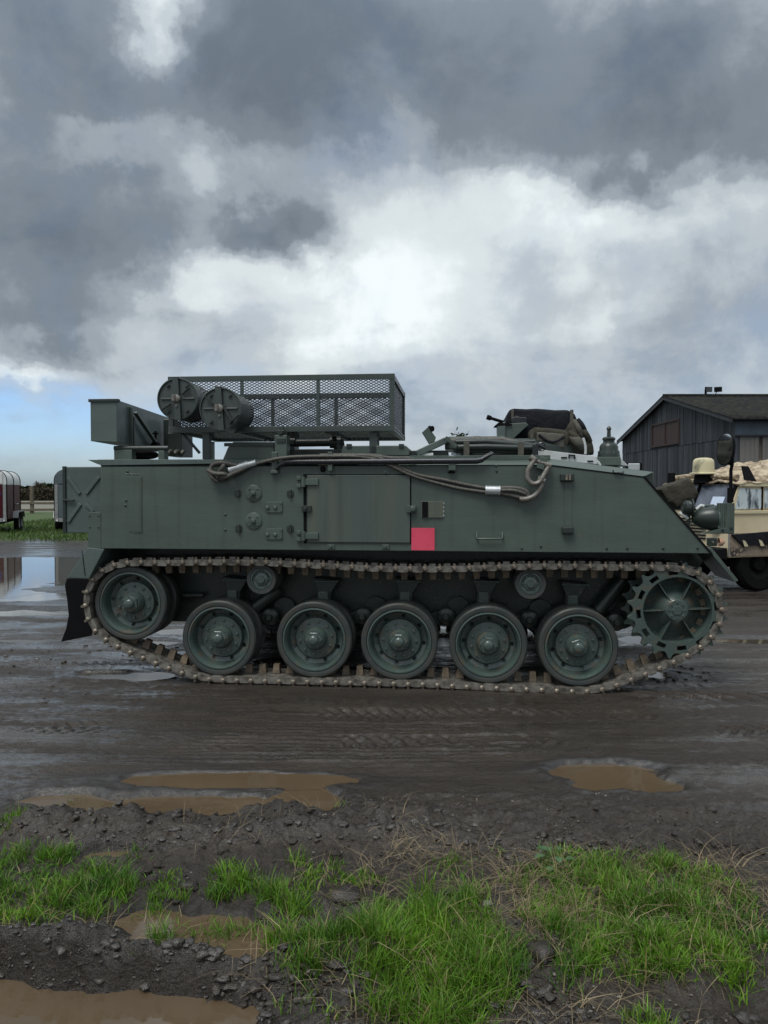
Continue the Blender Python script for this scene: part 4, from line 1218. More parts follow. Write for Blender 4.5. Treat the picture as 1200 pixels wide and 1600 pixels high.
soft_box("gun_shield_cover", [(777, 664), (790, 658), (790, 690), (777, 688)], .80, .95, M['paint_blue'], cupo, .002, 1, bevel=.008)
mb = MB().prism(pts([(788, 662), (822, 660), (826, 664), (800, 688), (786, 688)], .82), .82, 1.0); mb.build("gun_cradle", M['paint'], cupo, bevel=.006)
mb = MB(); mb.tube([p3(762, 652, .85), p3(790, 660.5, .88), p3(824, 668 - 6, .92)], .014, 10); mb.tube([p3(761, 651.6, .849), p3(767, 653.6, .855)], .022, 10)
go = mb.build("machine_gun", M['black'], cupo, smooth=50)
mb = MB(); block(mb, 800, 652, 823, 661, .84, .92); block(mb, 804, 650, 812, 654, .85, .9); mb.build("gun_receiver", M['blackmetal'], go, bevel=.006)
mb = MB(); mb.prism(pts([(772, 666), (779, 660), (800, 662), (800, 664), (779, 666)], .8), .8, .98); mb.build("shield_visor", M['black'], cupo, bevel=.003)
hood = soft_box("hood", [(790, 652), (797, 640), (803, 637.5), (888, 640), (899, 647), (903, 662), (903, 700), (790, 700)], .96, 1.75, M['black_canvas'], None, .010, 3)
to_world(hood); hood.name = "canvas_hood"
tag(hood, "black canvas weather hood standing over the roof hatch of the green armoured vehicle", "canvas hood")
for (x0, x1) in ((799, 803), (891, 896)):
    mb = MB(); block(mb, x0, 640, x1, 672, .945, .965); mb.build("hood_strap", M['strap'], hood, bevel=.004)
# kit bag with a flap resting before the hood
kb = soft_box("kit_bag", [(828, 672), (836, 667), (885, 671), (891, 680), (886, 704), (828, 700)], .66, .90, M['canvas'], None, .008, 5)
to_world(kb); tag(kb, "olive canvas kit bag with a curved grey flap lashed in front of the black hood", "kit bag")
fl_ = soft_box("bag_flap", [(839, 675), (882, 678), (882, 700), (838, 697)], .625, .66, M['strap'], kb, .004, 6, bevel=.01)
mb = MB(); mb.tube([p3(842 + 40 * t, 679 + 10 * math.sin(math.pi * t) + 3 * t, .618) for t in np.linspace(0, 1, 12)], .010, 8); mb.build("flap_edge", M['black_canvas'], kb, smooth=50)
mb = MB(); block(mb, 829, 672, 834, 700, .645, .664); mb.build("bag_strap", M['strap'], kb, bevel=.003)
rb = soft_box("rolled_bedding", [(893, 660), (903, 655), (912, 668), (925, 683), (928, 710), (900, 712), (886, 700), (888, 676)], .72, 1.3, M['canvas'], None, .03, 9, 7)
to_world(rb); tag(rb, "bundle of dark rolled bedding strapped behind the kit bag on the roof", "bedroll")
mb = MB(); mb.tube([p3(911 + 4 * math.sin(t * 2), 684 + 26 * t, .69) for t in np.linspace(0, 1, 8)], .012, 8); mb.build("pale_strap", M['white_panel'], rb, smooth=50)
for (x0, y0, x1, y1, r_, mt) in ((897, 658, 909, 682, .024, 'strap'), (903, 656, 915, 676, .020, 'black_canvas'), (893, 684, 911, 700, .045, 'strap'), (889, 676, 906, 690, .030, 'canvas'), (908, 668, 922, 690, .022, 'canvas')):
    mb = MB(); mb.tube(wob([p3(x0, y0, .74), p3((x0 + x1) / 2 + 1.5, (y0 + y1) / 2 - 1.5, .70), p3(x1, y1, .74)], 2), r_, 10); mb.build("bundle_roll", M[mt], rb, smooth=60)
# stowed bridging rods lying on the near roof edge, tied with straps
for k, (ya, yb, v, r_) in enumerate(((691, 697, .30, .026), (699, 700, .24, .024), (705, 706, .28, .020), (694.5, 690, .42, .018), (702.5, 709, .36, .02))):
    mb = MB(); mb.tube([p3(712, ya, v), p3(760, ya - 1, v), p3(800, (ya + yb) / 2, v), p3(836, yb, v)], r_, 10); mb.build("stowed_rod", M['paint_dark'], AV, smooth=50)
mb = MB(); mb.tube([p3(700, 690, .5), p3(740, 687, .5), p3(785, 687, .5), p3(808, 692, .45), p3(812, 697, .4)], .025, 10); mb.build("stowed_hose", M['rope'], AV, smooth=50)
for x in (729, 814):
    mb = MB(); block(mb, x - 4.5, 690, x + 4.5, 714, .17, .185); mb.build("rod_strap", M['strap'], AV, bevel=.003)
mb = MB(); block(mb, 832, 695, 841, 716, .16, .2); mb.tube([p3(846, 698, .2) + Vector((.03 * math.cos(t), 0, .03 * math.sin(t))) for t in np.linspace(0, 6.28, 12, endpoint=False)], .008, 6, closed=True); mb.tube([p3(838, 694, .2), p3(852, 700, .2)], .014, 8)
mb.build("rod_clamp", M['blackmetal'], AV)
mb = MB(); block(mb, 640, 712, 860, 718.5, .08, .12); mb.build("roof_edge_strip", M['paint'], AV, bevel=.002)
# pale sloping deck plate behind the shackle
mb = MB(); d0 = pts([(838, 716), (840, 702), (931, 713), (938, 726)], .28)
mb.prism(d0, .28, .55); dk = mb.build("deck_plate", M['white_panel'], AV, bevel=.003)
mb = MB(); block(mb, 877, 714, 886, 716, .272, .29); block(mb, 918, 719.5, 927, 721.5, .272, .29); mb.build("deck_slot", M['black'], dk)
mb = MB(); mb.tube([p3(889, 716, .27), p3(889, 711, .27), p3(898, 711.5, .27), p3(898, 717, .27)], .007, 6); mb.build("deck_handle", M['black'], dk)
mb = MB(); mb.tube([p3(934, 721, .26), p3(938, 727, .26)], .01, 8); mb.build("deck_rod", M['white_panel'], dk)
# stepped ventilator
ve = MB(); c = p3(951, 726, .45); zb = c.z
def zz(py): return P(951, py, .45)[1]
ve.lathe([(.090, zz(735) - zb), (.090, zz(712) - zb), (.082, zz(706) - zb), (.075, zz(703) - zb), (.075, zz(698) - zb), (.062, zz(694) - zb), (.045, zz(691) - zb), (.045, zz(688.5) - zb), (.052, zz(687) - zb), (.052, zz(685) - zb), (.04, zz(683) - zb), (.016, zz(682) - zb), (.014, zz(672) - zb), (.020, zz(671) - zb), (.018, zz(668.5) - zb), (.005, zz(666) - zb)], (c.x, .45, zb), 20, 'z', cap1=True)
vo = ve.build("ventilator", M['paint_dark'], AV, smooth=40)
mb = MB(); block(mb, 934, 714, 970, 727, .33, .55); mb.build("ventilator_base", M['paint'], vo, bevel=.004)
mb = MB()
for k in range(10):
    a = 2 * math.pi * k / 10; mb.box(c.x + .078 * math.cos(a) - .008, c.x + .078 * math.cos(a) + .008, .45 + .078 * math.sin(a) - .008, .45 + .078 * math.sin(a) + .008, zz(711), zz(705))
mb.build("ventilator_fins", M['paint'], vo)['kind'] = 'stuff'
mb = MB(); mb.prism(pts([(970, 727), (970, 716), (982, 728)], .5), .5, .9); mb.build("deck_wedge", M['white_panel'], AV, bevel=.003)
# bonnet plate end, lamp on the bonnet
mb = MB(); block(mb, 1004, 738.5, 1021.5, 755, .13, 1.2); mb.build("bonnet_edge", M['paint'], AV, bevel=.004)
mb = MB(); mb.tube([p3(958, 735, .02), p3(960, 738, -.015), p3(972, 739.5, -.015), p3(974, 737, .02)], .007, 8); mb.build("bonnet_handle", M['paint_dark'], AV, smooth=50)
mb = MB(); block(mb, 981, 722.5, 1004, 736, .65, .75); lo_ = mb.build("roof_lamp", M['black'], AV, bevel=.014)
mb = MB(); block(mb, 982, 724, 1000, 735, .635, .652); mb.build("lamp_lens", M['steel'], lo_, bevel=.006)

# headlamp group on the front plate
gu = MB(); gu.prism(pts([(1097, 834), (1131, 825), (1147, 825), (1147, 834)], .35), .35, .42)
guo = gu.build("lamp_bracket", M['paint'], AV, bevel=.003)
mb = MB(); block(mb, 1136, 786, 1147.5, 833, .345, .352); mb.build("guard_plate", M['paint'], guo, bevel=.002)
for k in range(4):
    mb = MB(); block(mb, 1122.5 + k * 3.4, 786, 1125 + k * 3.4, 826, .36, .40); mb.build("guard_slat", M['paint'], guo, bevel=.002)
mb = MB(); c = [p3(1130, 828, .33), p3(1143.5, 825, .33)]
for q in c: mb.dome_bolt((q.x, .345, q.z), .012)
mb.build("guard_bolts", M['paint_dark'], guo)['kind'] = 'stuff'
hl = MB(); c = p3(1121, 810, .42)
hl.lathe([(.10, .0), (.103, -.02), (.10, -.05), (.088, -.10), (.065, -.15), (.035, -.185), (.006, -.195)], (c.x, .45, c.z), 28, 'x', cap0=True)
hl.build("headlamp", M['paint_dark'], AV, smooth=50)
mb = MB(); mb.lathe([(.106, .0), (.106, -.012)], (c.x, .45, c.z), 28, 'x'); mb.tube([(c.x - .02, .45, c.z + .102), (c.x - .09, .45, c.z + .098)], .012, 8); mb.build("headlamp_rim", M['wheel_paint'], AV.children[-1], smooth=50)
sl = MB(); c = p3(1076, 793, .45)
sl.lathe([(.055, .02), (.06, .0), (.06, -.03), (.04, -.05)], (c.x, .45, c.z), 20, 'x', cap0=True, cap1=True); sl.lathe([(.07, .028), (.07, .018)], (c.x, .45, c.z), 20, 'x', cap0=True, cap1=True)
sl.tube([(c.x, .45, c.z - .05), (c.x, .45, c.z - .2)], .015, 8)
sl.build("side_lamp", M['paint_dark'], AV, smooth=40)
mb = MB(); mb.tube([p3(1063, 802, .5), p3(1070, 806, .45), p3(1075, 810, .45)], .016, 8); mb.tube([p3(1088, 796, .5), p3(1095, 790, .5), p3(1105, 792, .5)], .014, 8); mb.build("lamp_cable", M['white_panel'], AV, smooth=50)
mb = MB(); block(mb, 1107.5, 840.5, 1121, 853.5, .34, .40); io = mb.build("indicator", M['paint_dark'], AV, bevel=.006)
mb = MB(); c = p3(1123, 847, .37); mb.lathe([(.035, 0), (.03, .03), (.01, .045)], (c.x, .37, c.z), 14, 'x', cap1=True); mb.build("indicator_lens", M['orange'], io, smooth=50)
mb = MB(); c = p3(1114, 847, .33); mb.lathe([(.009, 0), (.009, -.01)], (c.x, .34, c.z), 8, 'y', cap1=True); mb.build("indicator_bolt", M['pin'], io)
# wing mirror on its stalk
mb = MB(); mb.tube([p3(1141, 787, .37), p3(1142, 760, .37), p3(1142, 735, .37), p3(1144, 726, .37), p3(1144, 686, .37)], .013, 10); mb.tube([p3(1141, 785, .37), p3(1141.5, 762, .37)], .024, 10); mb.tube([p3(1136, 683, .42), p3(1144, 687, .38)], .014, 8); mb.tube([p3(1135, 722, .42), p3(1144, 727, .38)], .011, 8)
wm = mb.build("mirror_stalk", M['black'], AV, smooth=50)
c = p3(1133, 702, .37); mh = MB()
# oval mirror head turned toward the driver, its glass half seen from the side
nrm = Vector((-.90, -.42, .08)).normalized(); ax = Vector((0, 0, 1)); rt = nrm.cross(ax).normalized(); ax = rt.cross(nrm)
def oval(off, s): return [c + nrm * off + rt * .085 * s * math.copysign(abs(math.cos(t)) ** .8, math.cos(t)) + ax * .128 * s * math.copysign(abs(math.sin(t)) ** .8, math.sin(t)) for t in np.linspace(0, 2 * math.pi, 28, endpoint=False)]
rings = [oval(-.05, .55), oval(-.03, .9), oval(0, 1.0), oval(.006, .97)]
vs = [p for r_ in rings for p in r_]; n = 28
mh.add(vs, [tuple(range(n))[::-1]] + [(i * n + k, i * n + (k + 1) % n, (i + 1) * n + (k + 1) % n, (i + 1) * n + k) for i in range(3) for k in range(n)])
mh.build("mirror_housing", M['black'], wm, smooth=40)
mg_ = MB(); mg_.add(oval(.004, .955), [tuple(range(n))]); mg_.build("mirror_glass", M['mirror'], wm)
# olive canvas sleeve lying over the nose
cs_ = soft_box("canvas_sleeve", [(1030, 764), (1042, 760), (1076, 748), (1081, 748), (1094, 772), (1090, 777), (1068, 785), (1062, 795), (1044, 783)], .55, .85, M['canvas'], None, .016, 13, 8)
to_world(cs_); tag(cs_, "olive canvas sleeve lying crumpled over the sloping nose of the armoured vehicle", "canvas cover")

# drums, cable, bar ---------------------------------------------------
def drum(x, y, rpx, v0, ln, label, lever):
    c = p3(x, y, v0); r_ = rpx / FOC * (6.0 + v0) * 1.0
    wpos = VO + VU * c.x + VV * v0 + Vector((0, 0, c.z))
    d = thing("storage_drum", label, "drum", wpos, -TH, "green drums strapped to the cage")
    mb = MB(); mb.lathe([(r_ * .93, .012), (r_ * .955, .0), (r_, .002), (r_, .03), (r_ * .965, .04), (r_ * .965, ln), (r_ * .9, ln + .005)], n=56, cap1=True); mb.build("body", M['cage_paint'], d, smooth=40)
    mb = MB(); mb.lathe([(r_ * .935, .014), (r_ * .3, .006), (.001, .006)], n=48); lid = mb.build("lid", M['cage_paint'], d, smooth=40)
    for s in (-1, 1): MB().bar((s * r_ * .25, .006, 0), (s * r_ * .82, .010, 0), .022, .014).build("lid_rib", M['cage_paint'], lid, bevel=.004)
    b_ = MB(); b_.bar((-.012, -.012, r_ * 1.03), (.010, -.012, -r_ * 1.03), .048, .012); b_.box(-.035, .014, -.02, .06, r_ * .98, r_ * 1.04); b_.build("clamp_strap", M['cage_paint'], d, bevel=.004)
    k = MB(); k.lathe([(.034, -.012), (.03, -.03), (.016, -.035)], n=12, cap1=True); k.box(-.03, -.005, -.045, -.015, -.02, .03); k.lathe([(.012, -.012), (.01, -.03)], (0, 0, -.055), 8, 'y', cap1=True); k.build("clamp_screw", M['rusty'], d, smooth=40)
    lv = MB()
    if lever: lv.bar((.03, -.012, .02), (.10, -.02, -.10), .03, .016); lv.bar((.075, -.012, -.115), (.15, -.012, -.045), .018, .014); l2 = MB().bar((-.11, -.012, .09), (-.05, -.012, .03), .02, .012)
    else: lv.bar((.04, -.012, .03), (.10, -.012, .085), .02, .012); l2 = MB().bar((-.13, -.012, -.09), (-.05, -.012, -.04), .022, .012)
    lv.build("clamp_lever", M['paint_dark'], d, bevel=.003); l2.build("clamp_lever", M['paint_dark'], d, bevel=.003)
    m2 = MB()
    for a in (2.2, .9, -2.2, -.9): m2.bar((r_ * .76 * math.cos(a) - .012, .004, r_ * .76 * math.sin(a) - .008), (r_ * .76 * math.cos(a) + .012, .004, r_ * .76 * math.sin(a) + .008), .016, .012)
    m2.build("lid_cleats", M['paint_dark'], lid)['kind'] = 'stuff'
    return d


drum(277, 623, 33.5, -.10, .34, "green drum at the left, higher and nearer the end of the cage", False)
drum(344, 638.5, 34.0, -.20, .40, "green drum to the right and lower, with a cranked lever on its lid", True)


CB = thing("tow_cable", "grey wire tow cable with pale ferrules draped along the vehicle's side", "tow cable", VO, -TH)
def cable(lst, r_, name="cable", mat='rope'):
    return MB().tube(wob([p3(*q) for q in lst]), r_, 8).build(name, M[mat], CB, smooth=60)
cable([(385, 729, -.03), (410, 722, -.035), (440, 715, -.06), (480, 713, -.05), (520, 713, -.05), (560, 713, -.03), (590, 718, -.03), (612, 728, -.03), (640, 742.5, -.02), (680, 754, -.015), (720, 764, -.015), (760, 769, -.03)], .0145)
cable([(500, 711.5, -.02), (540, 711, -.03), (580, 712, -.03), (600, 718, -.02), (640, 738, -.02), (660, 744, -.02), (700, 751, -.02), (730, 758, -.02), (760, 763, -.03)], .0145)
cable([(560, 711, .0), (590, 712, .0), (605, 716, .0), (640, 716, .05)], .016)
cable([(340, 752, -.05), (333, 748, -.06), (328, 738, -.05), (331, 726, -.04), (345, 722, -.06), (362, 726, -.05), (385, 730, -.03)], .019)
cable([(385, 731, -.03), (365, 740, -.06), (350, 747, -.08), (340, 742, -.05), (347, 731, -.07), (352, 724, -.05)], .019)
cable([(326, 735, -.04), (336, 741, -.09), (352, 740, -.09), (356, 746, -.05), (345, 750, -.03), (332, 745, -.02)], .019)
mb = MB(); mb.tube([p3(358.5, 735, -.035), p3(388, 725.5, -.035)], .030, 14); mb.tube([p3(384, 727, -.035), p3(400, 722.5, -.035)], .024, 12); mb.build("ferrule", M['steel'], CB, smooth=50)
mb = MB(); mb.tube([p3(758.5, 766, -.035), p3(781.5, 766.5, -.035)], .036, 14); mb.build("ferrule", M['steel'], CB, smooth=50)
mb = MB(); mb.tube([p3(758.5, 766, -.035), p3(760.5, 766, -.035)], .038, 14); mb.tube([p3(779, 766.5, -.035), p3(781.5, 766.5, -.035)], .038, 14); mb.build("ferrule_collar", M['steel'], CB, smooth=50)
cable([(780, 763, -.035), (800, 762, -.035), (820, 765, -.04), (828, 773, -.04), (818, 779, -.04), (800, 774, -.035), (780, 770, -.035)], .018)
cable([(780, 766, -.05), (805, 766, -.055), (822, 772, -.05)], .014)
th_ = MB(); th_.tube(wob([p3(*q) for q in ((812, 780, -.045), (822, 780.5, -.05), (836, 775, -.055), (844, 765, -.06), (848, 752, -.06), (844, 744, -.055))]), .020, 10); th_.build("thimble", M['rusty'], CB, smooth=60)
SH = thing("shackle", "rusty bow shackle hanging from the roof edge above the cable's eye", "shackle", VO, -TH)
mb = MB(); mb.tube(wob([p3(*q) for q in ((837, 716, -.05), (829, 727, -.06), (823.5, 739, -.065), (825, 751, -.07), (834, 757, -.075), (843, 754, -.075), (849, 744, -.07), (855, 733, -.06), (859, 725, -.05))]), .019, 10); mb.build("bow", M['rusty'], SH, smooth=60)
mb = MB(); mb.tube([p3(828, 714, -.045), p3(836, 720, -.045)], .026, 10); mb.tube([p3(851, 726, -.05), p3(861, 728, -.05)], .025, 10); mb.tube([p3(830, 718, -.045), p3(860, 727, -.05)], .016, 8); mb.build("shackle_pin", M['rusty'], SH, smooth=50)
mb = MB(); q = pts([(846, 713), (856, 716), (849, 735), (838, 731)], -.05); mb.prism(q, -.06, .02); mb.build("towing_lug", M['paint'], AV, bevel=.005)
mb = MB(); mb.tube([p3(840, 748, -.06), p3(851, 752, -.06)], .026, 10); mb.build("lower_pin", M['rusty'], SH, smooth=50)

CR = thing("crowbar", "long black pinch bar clipped along the top edge of the vehicle's side", "crowbar", VO, -TH)
mb = MB(); mb.tube([p3(431, 733, -.035), p3(436, 727, -.035), p3(446, 722, -.035), p3(470, 721.5, -.035), p3(600, 721, -.035), p3(745, 720, -.035), p3(754, 718, -.035)], [.014, .02, .024, .024, .024, .024, .022], 12); mb.build("shaft", M['blackmetal'], CR, smooth=50)
mb = MB(); mb.tube([p3(752, 718.5, -.035), p3(771, 708, -.035)], [.022, .008], 10); mb.tube([p3(752, 716.5, -.03), p3(769, 706, -.03)], [.014, .006], 8); mb.build("claw", M['blackmetal'], CR, smooth=50)

# ------------------------------------------------------------------ behind: trailers, fence, hedge, trees
M['trailer_white'] = material("white_trailer_panel", (.70, .71, .70), .4, color2=(.58, .59, .57), scale=3, bump=.1)
M['trailer_red'] = material("maroon_trailer_panel", (.075, .006, .016), .5, color2=(.050, .010, .012), scale=2, bump=.1, spec=.15)
M['trailer_grey'] = material("grey_trailer_panel", (.10, .125, .135), .42, color2=(.075, .095, .105), scale=2, bump=.1)
M['alloy'] = material("dull_alloy_trim", (.30, .30, .30), .42, metal=.4, var=.15, scale=8, bump=.1)
M['tyre'] = material("road_tyre", (.006, .006, .006), .85, spec=.1, var=.3, scale=9, bump=.4)
M['lettering'] = material("blue_lettering", (.05, .06, .42), .4, var=.05, bump=0)
M['wood'] = material("weathered_fence_wood", (.16, .13, .095), .85, color2=(.085, .07, .052), scale=5, stretch=(4, 4, .6), bump=.6, bump_scale=20)


def horse_trailer(px, Y, rot, lower, upper, label, letters):
    """origin under the rear right corner; the body runs away along +y, its width toward -x"""
    base = W(px, 800, Y); t = thing("horse_trailer", label, "horse trailer", (base.x, Y, 0), rot)
    wd, ln, z0, zm, z1 = 1.75, 3.2, .50, 1.73, 2.25
    rr = .38
    arc = [(-rr + rr * math.cos(a), z1 - rr + rr * math.sin(a)) for a in np.linspace(0, math.pi / 2, 7)]
    arc2 = [(-wd + rr - rr * math.sin(a), z1 - rr + rr * math.cos(a)) for a in np.linspace(0, math.pi / 2, 7)]
    MB().prism([(-wd, z0), (0, z0), (0, zm), (-wd, zm)], .0, ln).build("lower_body", M[lower], t, bevel=.01)
    MB().prism([(-wd, zm + .002), (0, zm + .002)] + arc + arc2, .0, ln).build("upper_body", M[upper], t, bevel=.01)
    for y in (.02, 1.55, ln - .02):
        pth = [(.012, y, z0)] + [(a + .012, y, b + .010) for a, b in arc] + [(a - .012, y, b + .010) for a, b in arc2] + [(-wd - .012, y, z0)]
        MB().tube(pth, .014, 6).build("hoop", M['black'], t, smooth=50)
    r_ = MB(); r_.box(-wd + .12, -.12, -.035, -.002, z0 + .06, zm - .02); rp = r_.build("ramp", M[lower], t, bevel=.008)
    for x in (-wd + .06, -.06): MB().box(x - .05, x + .05, -.045, -.003, z0, zm).build("ramp_post", M['alloy'], rp, bevel=.006)
    MB().box(-wd, 0, -.05, -.003, z0 - .08, z0 + .05).build("ramp_foot", M['alloy'], rp, bevel=.006)
    MB().box(-wd + .12, -.12, -.03, -.002, zm + .03, z1 - .12).build("rear_flap", M[upper], t, bevel=.008)
    for x in (-.13, -wd + .03):
        lb = MB().box(x, x + .10, -.06, -.046, z0 - .07, z0 + .02).build("lamp_board", M['black'], t)
        MB().box(x + .015, x + .085, -.066, -.060, z0 - .055, z0 + .01).build("reflector", M['trailer_white'], lb)
    MB().box(-wd + .2, -.2, .1, ln + .2, z0 - .16, z0 - .004).build("chassis", M['black'], t)
    MB().bar((-wd / 2, ln, z0 - .08), (-wd / 2, ln + 1.4, z0 - .05), .08).build("drawbar", M['alloy'], t)
    for sx in (.0, -wd):
        out = .16 if sx == 0 else -.16
        MB().prism([(1.25, .52), (1.4, .76), (2.85, .76), (3.0, .52), (2.9, .50), (2.78, .70), (1.46, .70), (1.33, .50)], 0, 1)
        f = MB(); pr = [(1.25, .52), (1.4, .76), (2.85, .76), (3.0, .52), (2.96, .50), (2.8, .72), (1.45, .72), (1.29, .50)]
        n = len(pr); a_, b_ = sorted((sx + math.copysign(.004, out), sx + out + math.copysign(.03, out)))
        vs = [(a_, y, z) for y, z in pr] + [(b_, y, z) for y, z in pr]
        f.add(vs, [tuple(range(n)), tuple(range(2 * n - 1, n - 1, -1))] + [(i, i + n, (i + 1) % n + n, (i + 1) % n) for i in range(n)]).build("mudguard", M['alloy'], t)
        for y in (1.8, 2.45):
            cx = sx + out * .5
            w_ = MB().lathe([(.19, -.08), (.29, -.085), (.315, -.06), (.315, .06), (.29, .085), (.19, .08)], (cx, y, .315), 24, 'x').build("wheel", M['tyre'], t, smooth=40)
            MB().lathe([(.19, .07 * math.copysign(1, out)), (.1, .04 * math.copysign(1, out)), (.001, .05 * math.copysign(1, out))], (cx, y, .315), 20, 'x').build("rim", M['alloy'], w_, smooth=40)
    m_ = MB(); m_.tube([(.01, 1.9, 1.02), (.05, 1.9, 1.02), (.05, 2.3, 1.02), (.01, 2.3, 1.02)], .018, 6); m_.build("tie_rail", M['alloy'], t)
    if letters:
        cu = bpy.data.curves.new("lettering", 'FONT'); cu.body = letters; cu.size = .36; cu.extrude = .003; cu.align_x = 'RIGHT'
        tmp = bpy.data.objects.new("lettering", cu); COL.objects.link(tmp)
        me = bpy.data.meshes.new_from_object(tmp.evaluated_get(bpy.context.evaluated_depsgraph_get()))
        bpy.data.objects.remove(tmp); me.materials.clear(); lo2 = link("lettering", me, M['lettering'], t)
        lo2.location = (-.17, -.04, 1.36); lo2.rotation_euler = (math.pi / 2, 0, 0)
    return t


horse_trailer(10.5, 27.0, R(17.5), 'trailer_red', 'trailer_white', "maroon and white horse trailer with rounded roof on the grass at the left edge", "ms")
horse_trailer(168, 27.5, R(17), 'trailer_grey', 'trailer_grey', "grey horse trailer half hidden behind the rear of the green armoured vehicle", None)

fx = [W(50 + k * 72, 790, 50.0).x for k in range(-5, 6)]
FN = thing("fence", "weathered post and rail fence across the far side of the grass", "fence", (fx[5], 50.0, 0))
post0 = None
for k, x in enumerate(fx):
    if post0 is None: post0 = MB().box(-.10, .10, -.09, .09, 0, 1.86).build("post", M['wood'], FN, bevel=.015); o = post0
    else: o = same(post0, "post", FN)
    o.location = (x - fx[5], 0, rnd.uniform(-.08, .02)); o.rotation_euler = (rnd.uniform(-.02, .02), rnd.uniform(-.015, .015), rnd.uniform(-.1, .1))
rl0 = None
for k in range(len(fx) - 1):
    for z in (.24, .66):
        if rl0 is None: rl0 = MB().box(0, fx[1] - fx[0], -.025, .025, -.075, .075).build("rail", M['wood'], FN, bevel=.01); o = rl0
        else: o = same(rl0, "rail", FN)
        o.location = (fx[k] - fx[5], -.12, z + rnd.uniform(-.02, .02)); o.rotation_euler = (0, rnd.uniform(-.006, .006), 0)

M['hedge'] = material("winter_hedge_twigs", (.085, .072, .05), .9, color2=(.055, .05, .034), scale=.6, bump=0, spec=.1)
M['leaf'] = material("dark_tree_leaves", (.035, .055, .022), .8, color2=(.022, .034, .016), scale=1.2, bump=0, random_island=True, spec=.2)
M['bark'] = material("bark", (.09, .075, .055), .9, color2=(.05, .042, .032), scale=8, bump=.8, bump_scale=20)


def leaf_cloud(mb, pts_, size, squash=.6):
    """small leaf-sized faces at the given points, each turned at random"""
    for p in pts_:
        a = rng.normal(size=3); a /= np.linalg.norm(a); b = np.cross(a, rng.normal(size=3)); b /= np.linalg.norm(b)
        s = size * rng.uniform(.6, 1.5); p = np.array(p)
        mb.add([p - a * s - b * s * squash, p + a * s - b * s * squash * .6, p + a * s * .8 + b * s * squash, p - a * s * .7 + b * s * squash * .8], [(0, 1, 2, 3)])


hp = []
for i in range(30000):
    x = rng.uniform(-150, 20) if i % 2 else rng.uniform(-62, -34); top = 1.65 + .35 * float(vn(np.array([x * .21]), np.array([3.0]))[0]) + .3 * float(vn(np.array([x * .9]), np.array([8.0]))[0])
    hp.append((x, 108 + rng.uniform(-1.2, 1.2), top * rng.uniform(0.0, 1) ** 1.15))
mb = MB(); leaf_cloud(mb, hp, .13)
hd = mb.build("hedge", M['hedge']); tag(hd, "long low brown winter hedge beyond the fence on the horizon", "hedge")
hp = []
for i in range(5000):
    x = rng.uniform(-420, 60); top = 3.3 + 2.2 * float(vn(np.array([x * .05]), np.array([1.0]))[0]) + 1.2 * float(vn(np.array([x * .3]), np.array([2.0]))[0])
    hp.append((x, 330 + rng.uniform(-3, 3), top * rng.uniform(0, 1) ** .6))
mb = MB(); leaf_cloud(mb, hp, .9)
tag(mb.build("distant_wood", M['leaf']), kind='stuff')


def tree(px, Y, hgt, crown_r, n, label, size, conifer=False):
    b = W(px, 765, Y); t = thing("conifer" if conifer else "bare_tree", label, "tree", (b.x, Y, 0))
    mb = MB(); mb.tube([(0, 0, 0), (.05, 0, hgt * .5), (0, .03, hgt * .97)], [hgt * .022, hgt * .015, hgt * .003], 7)
    ends = []
    for k in range(22 if not conifer else 40):
        z = hgt * rnd.uniform(.25, .95); a = rnd.uniform(0, 6.28); l = crown_r * (1 - z / hgt * .8 if conifer else rnd.uniform(.5, 1)); up = (.1 if conifer else .8) * l
        e_ = Vector((l * math.cos(a), l * math.sin(a), z + up if z + up < hgt else hgt)); mb.tube([(0, 0, z), e_ * .55 + Vector((0, 0, z * .45)), e_], [hgt * .006, hgt * .004, hgt * .001], 5); ends.append((Vector((0, 0, z)), e_))
    mb.build("trunk", M['bark'], t, smooth=50)
    ps = []
    for i in range(n):
        s0, e_ = ends[rnd.randrange(len(ends))]; f = rnd.uniform(.3, 1.05); q = s0.lerp(e_, f); g_ = crown_r * .14
        ps.append((q.x + rng.normal() * g_, q.y + rng.normal() * g_, q.z + rng.normal() * g_))
    mb = MB(); leaf_cloud(mb, ps, size); mb.build("crown", M['hedge'] if not conifer else M['leaf'], t)


tree(62, 190, 3.2, 1.6, 700, "small bare round tree on the skyline beyond the hedge at the left", .10)
tree(722, 62, 6.15, 1.5, 1200, "slim conifer whose tip shows above the middle of the armoured vehicle", .10, True)

# ------------------------------------------------------------------ barn
M['barn_board'] = material("dark_barn_cladding", (.044, .050, .058), .8, color2=(.022, .026, .032), scale=2.4, stretch=(3, 3, .35), bump=.6, bump_scale=14, bump_dist=.01)
def board_tones(m):
    nt = m.node_tree; N, LK = nt.nodes.new, nt.links.new; b = nt.nodes['Principled BSDF']; src = b.inputs['Base Color'].links[0].from_socket
    oi = N('ShaderNodeObjectInfo'); r = N('ShaderNodeMapRange'); r.inputs['To Min'].default_value = .55; r.inputs['To Max'].default_value = 1.6; LK(oi.outputs['Random'], r.inputs[0])
    h = N('ShaderNodeHueSaturation'); LK(r.outputs[0], h.inputs['Value']); LK(src, h.inputs['Color']); LK(h.outputs[0], b.inputs['Base Color'])


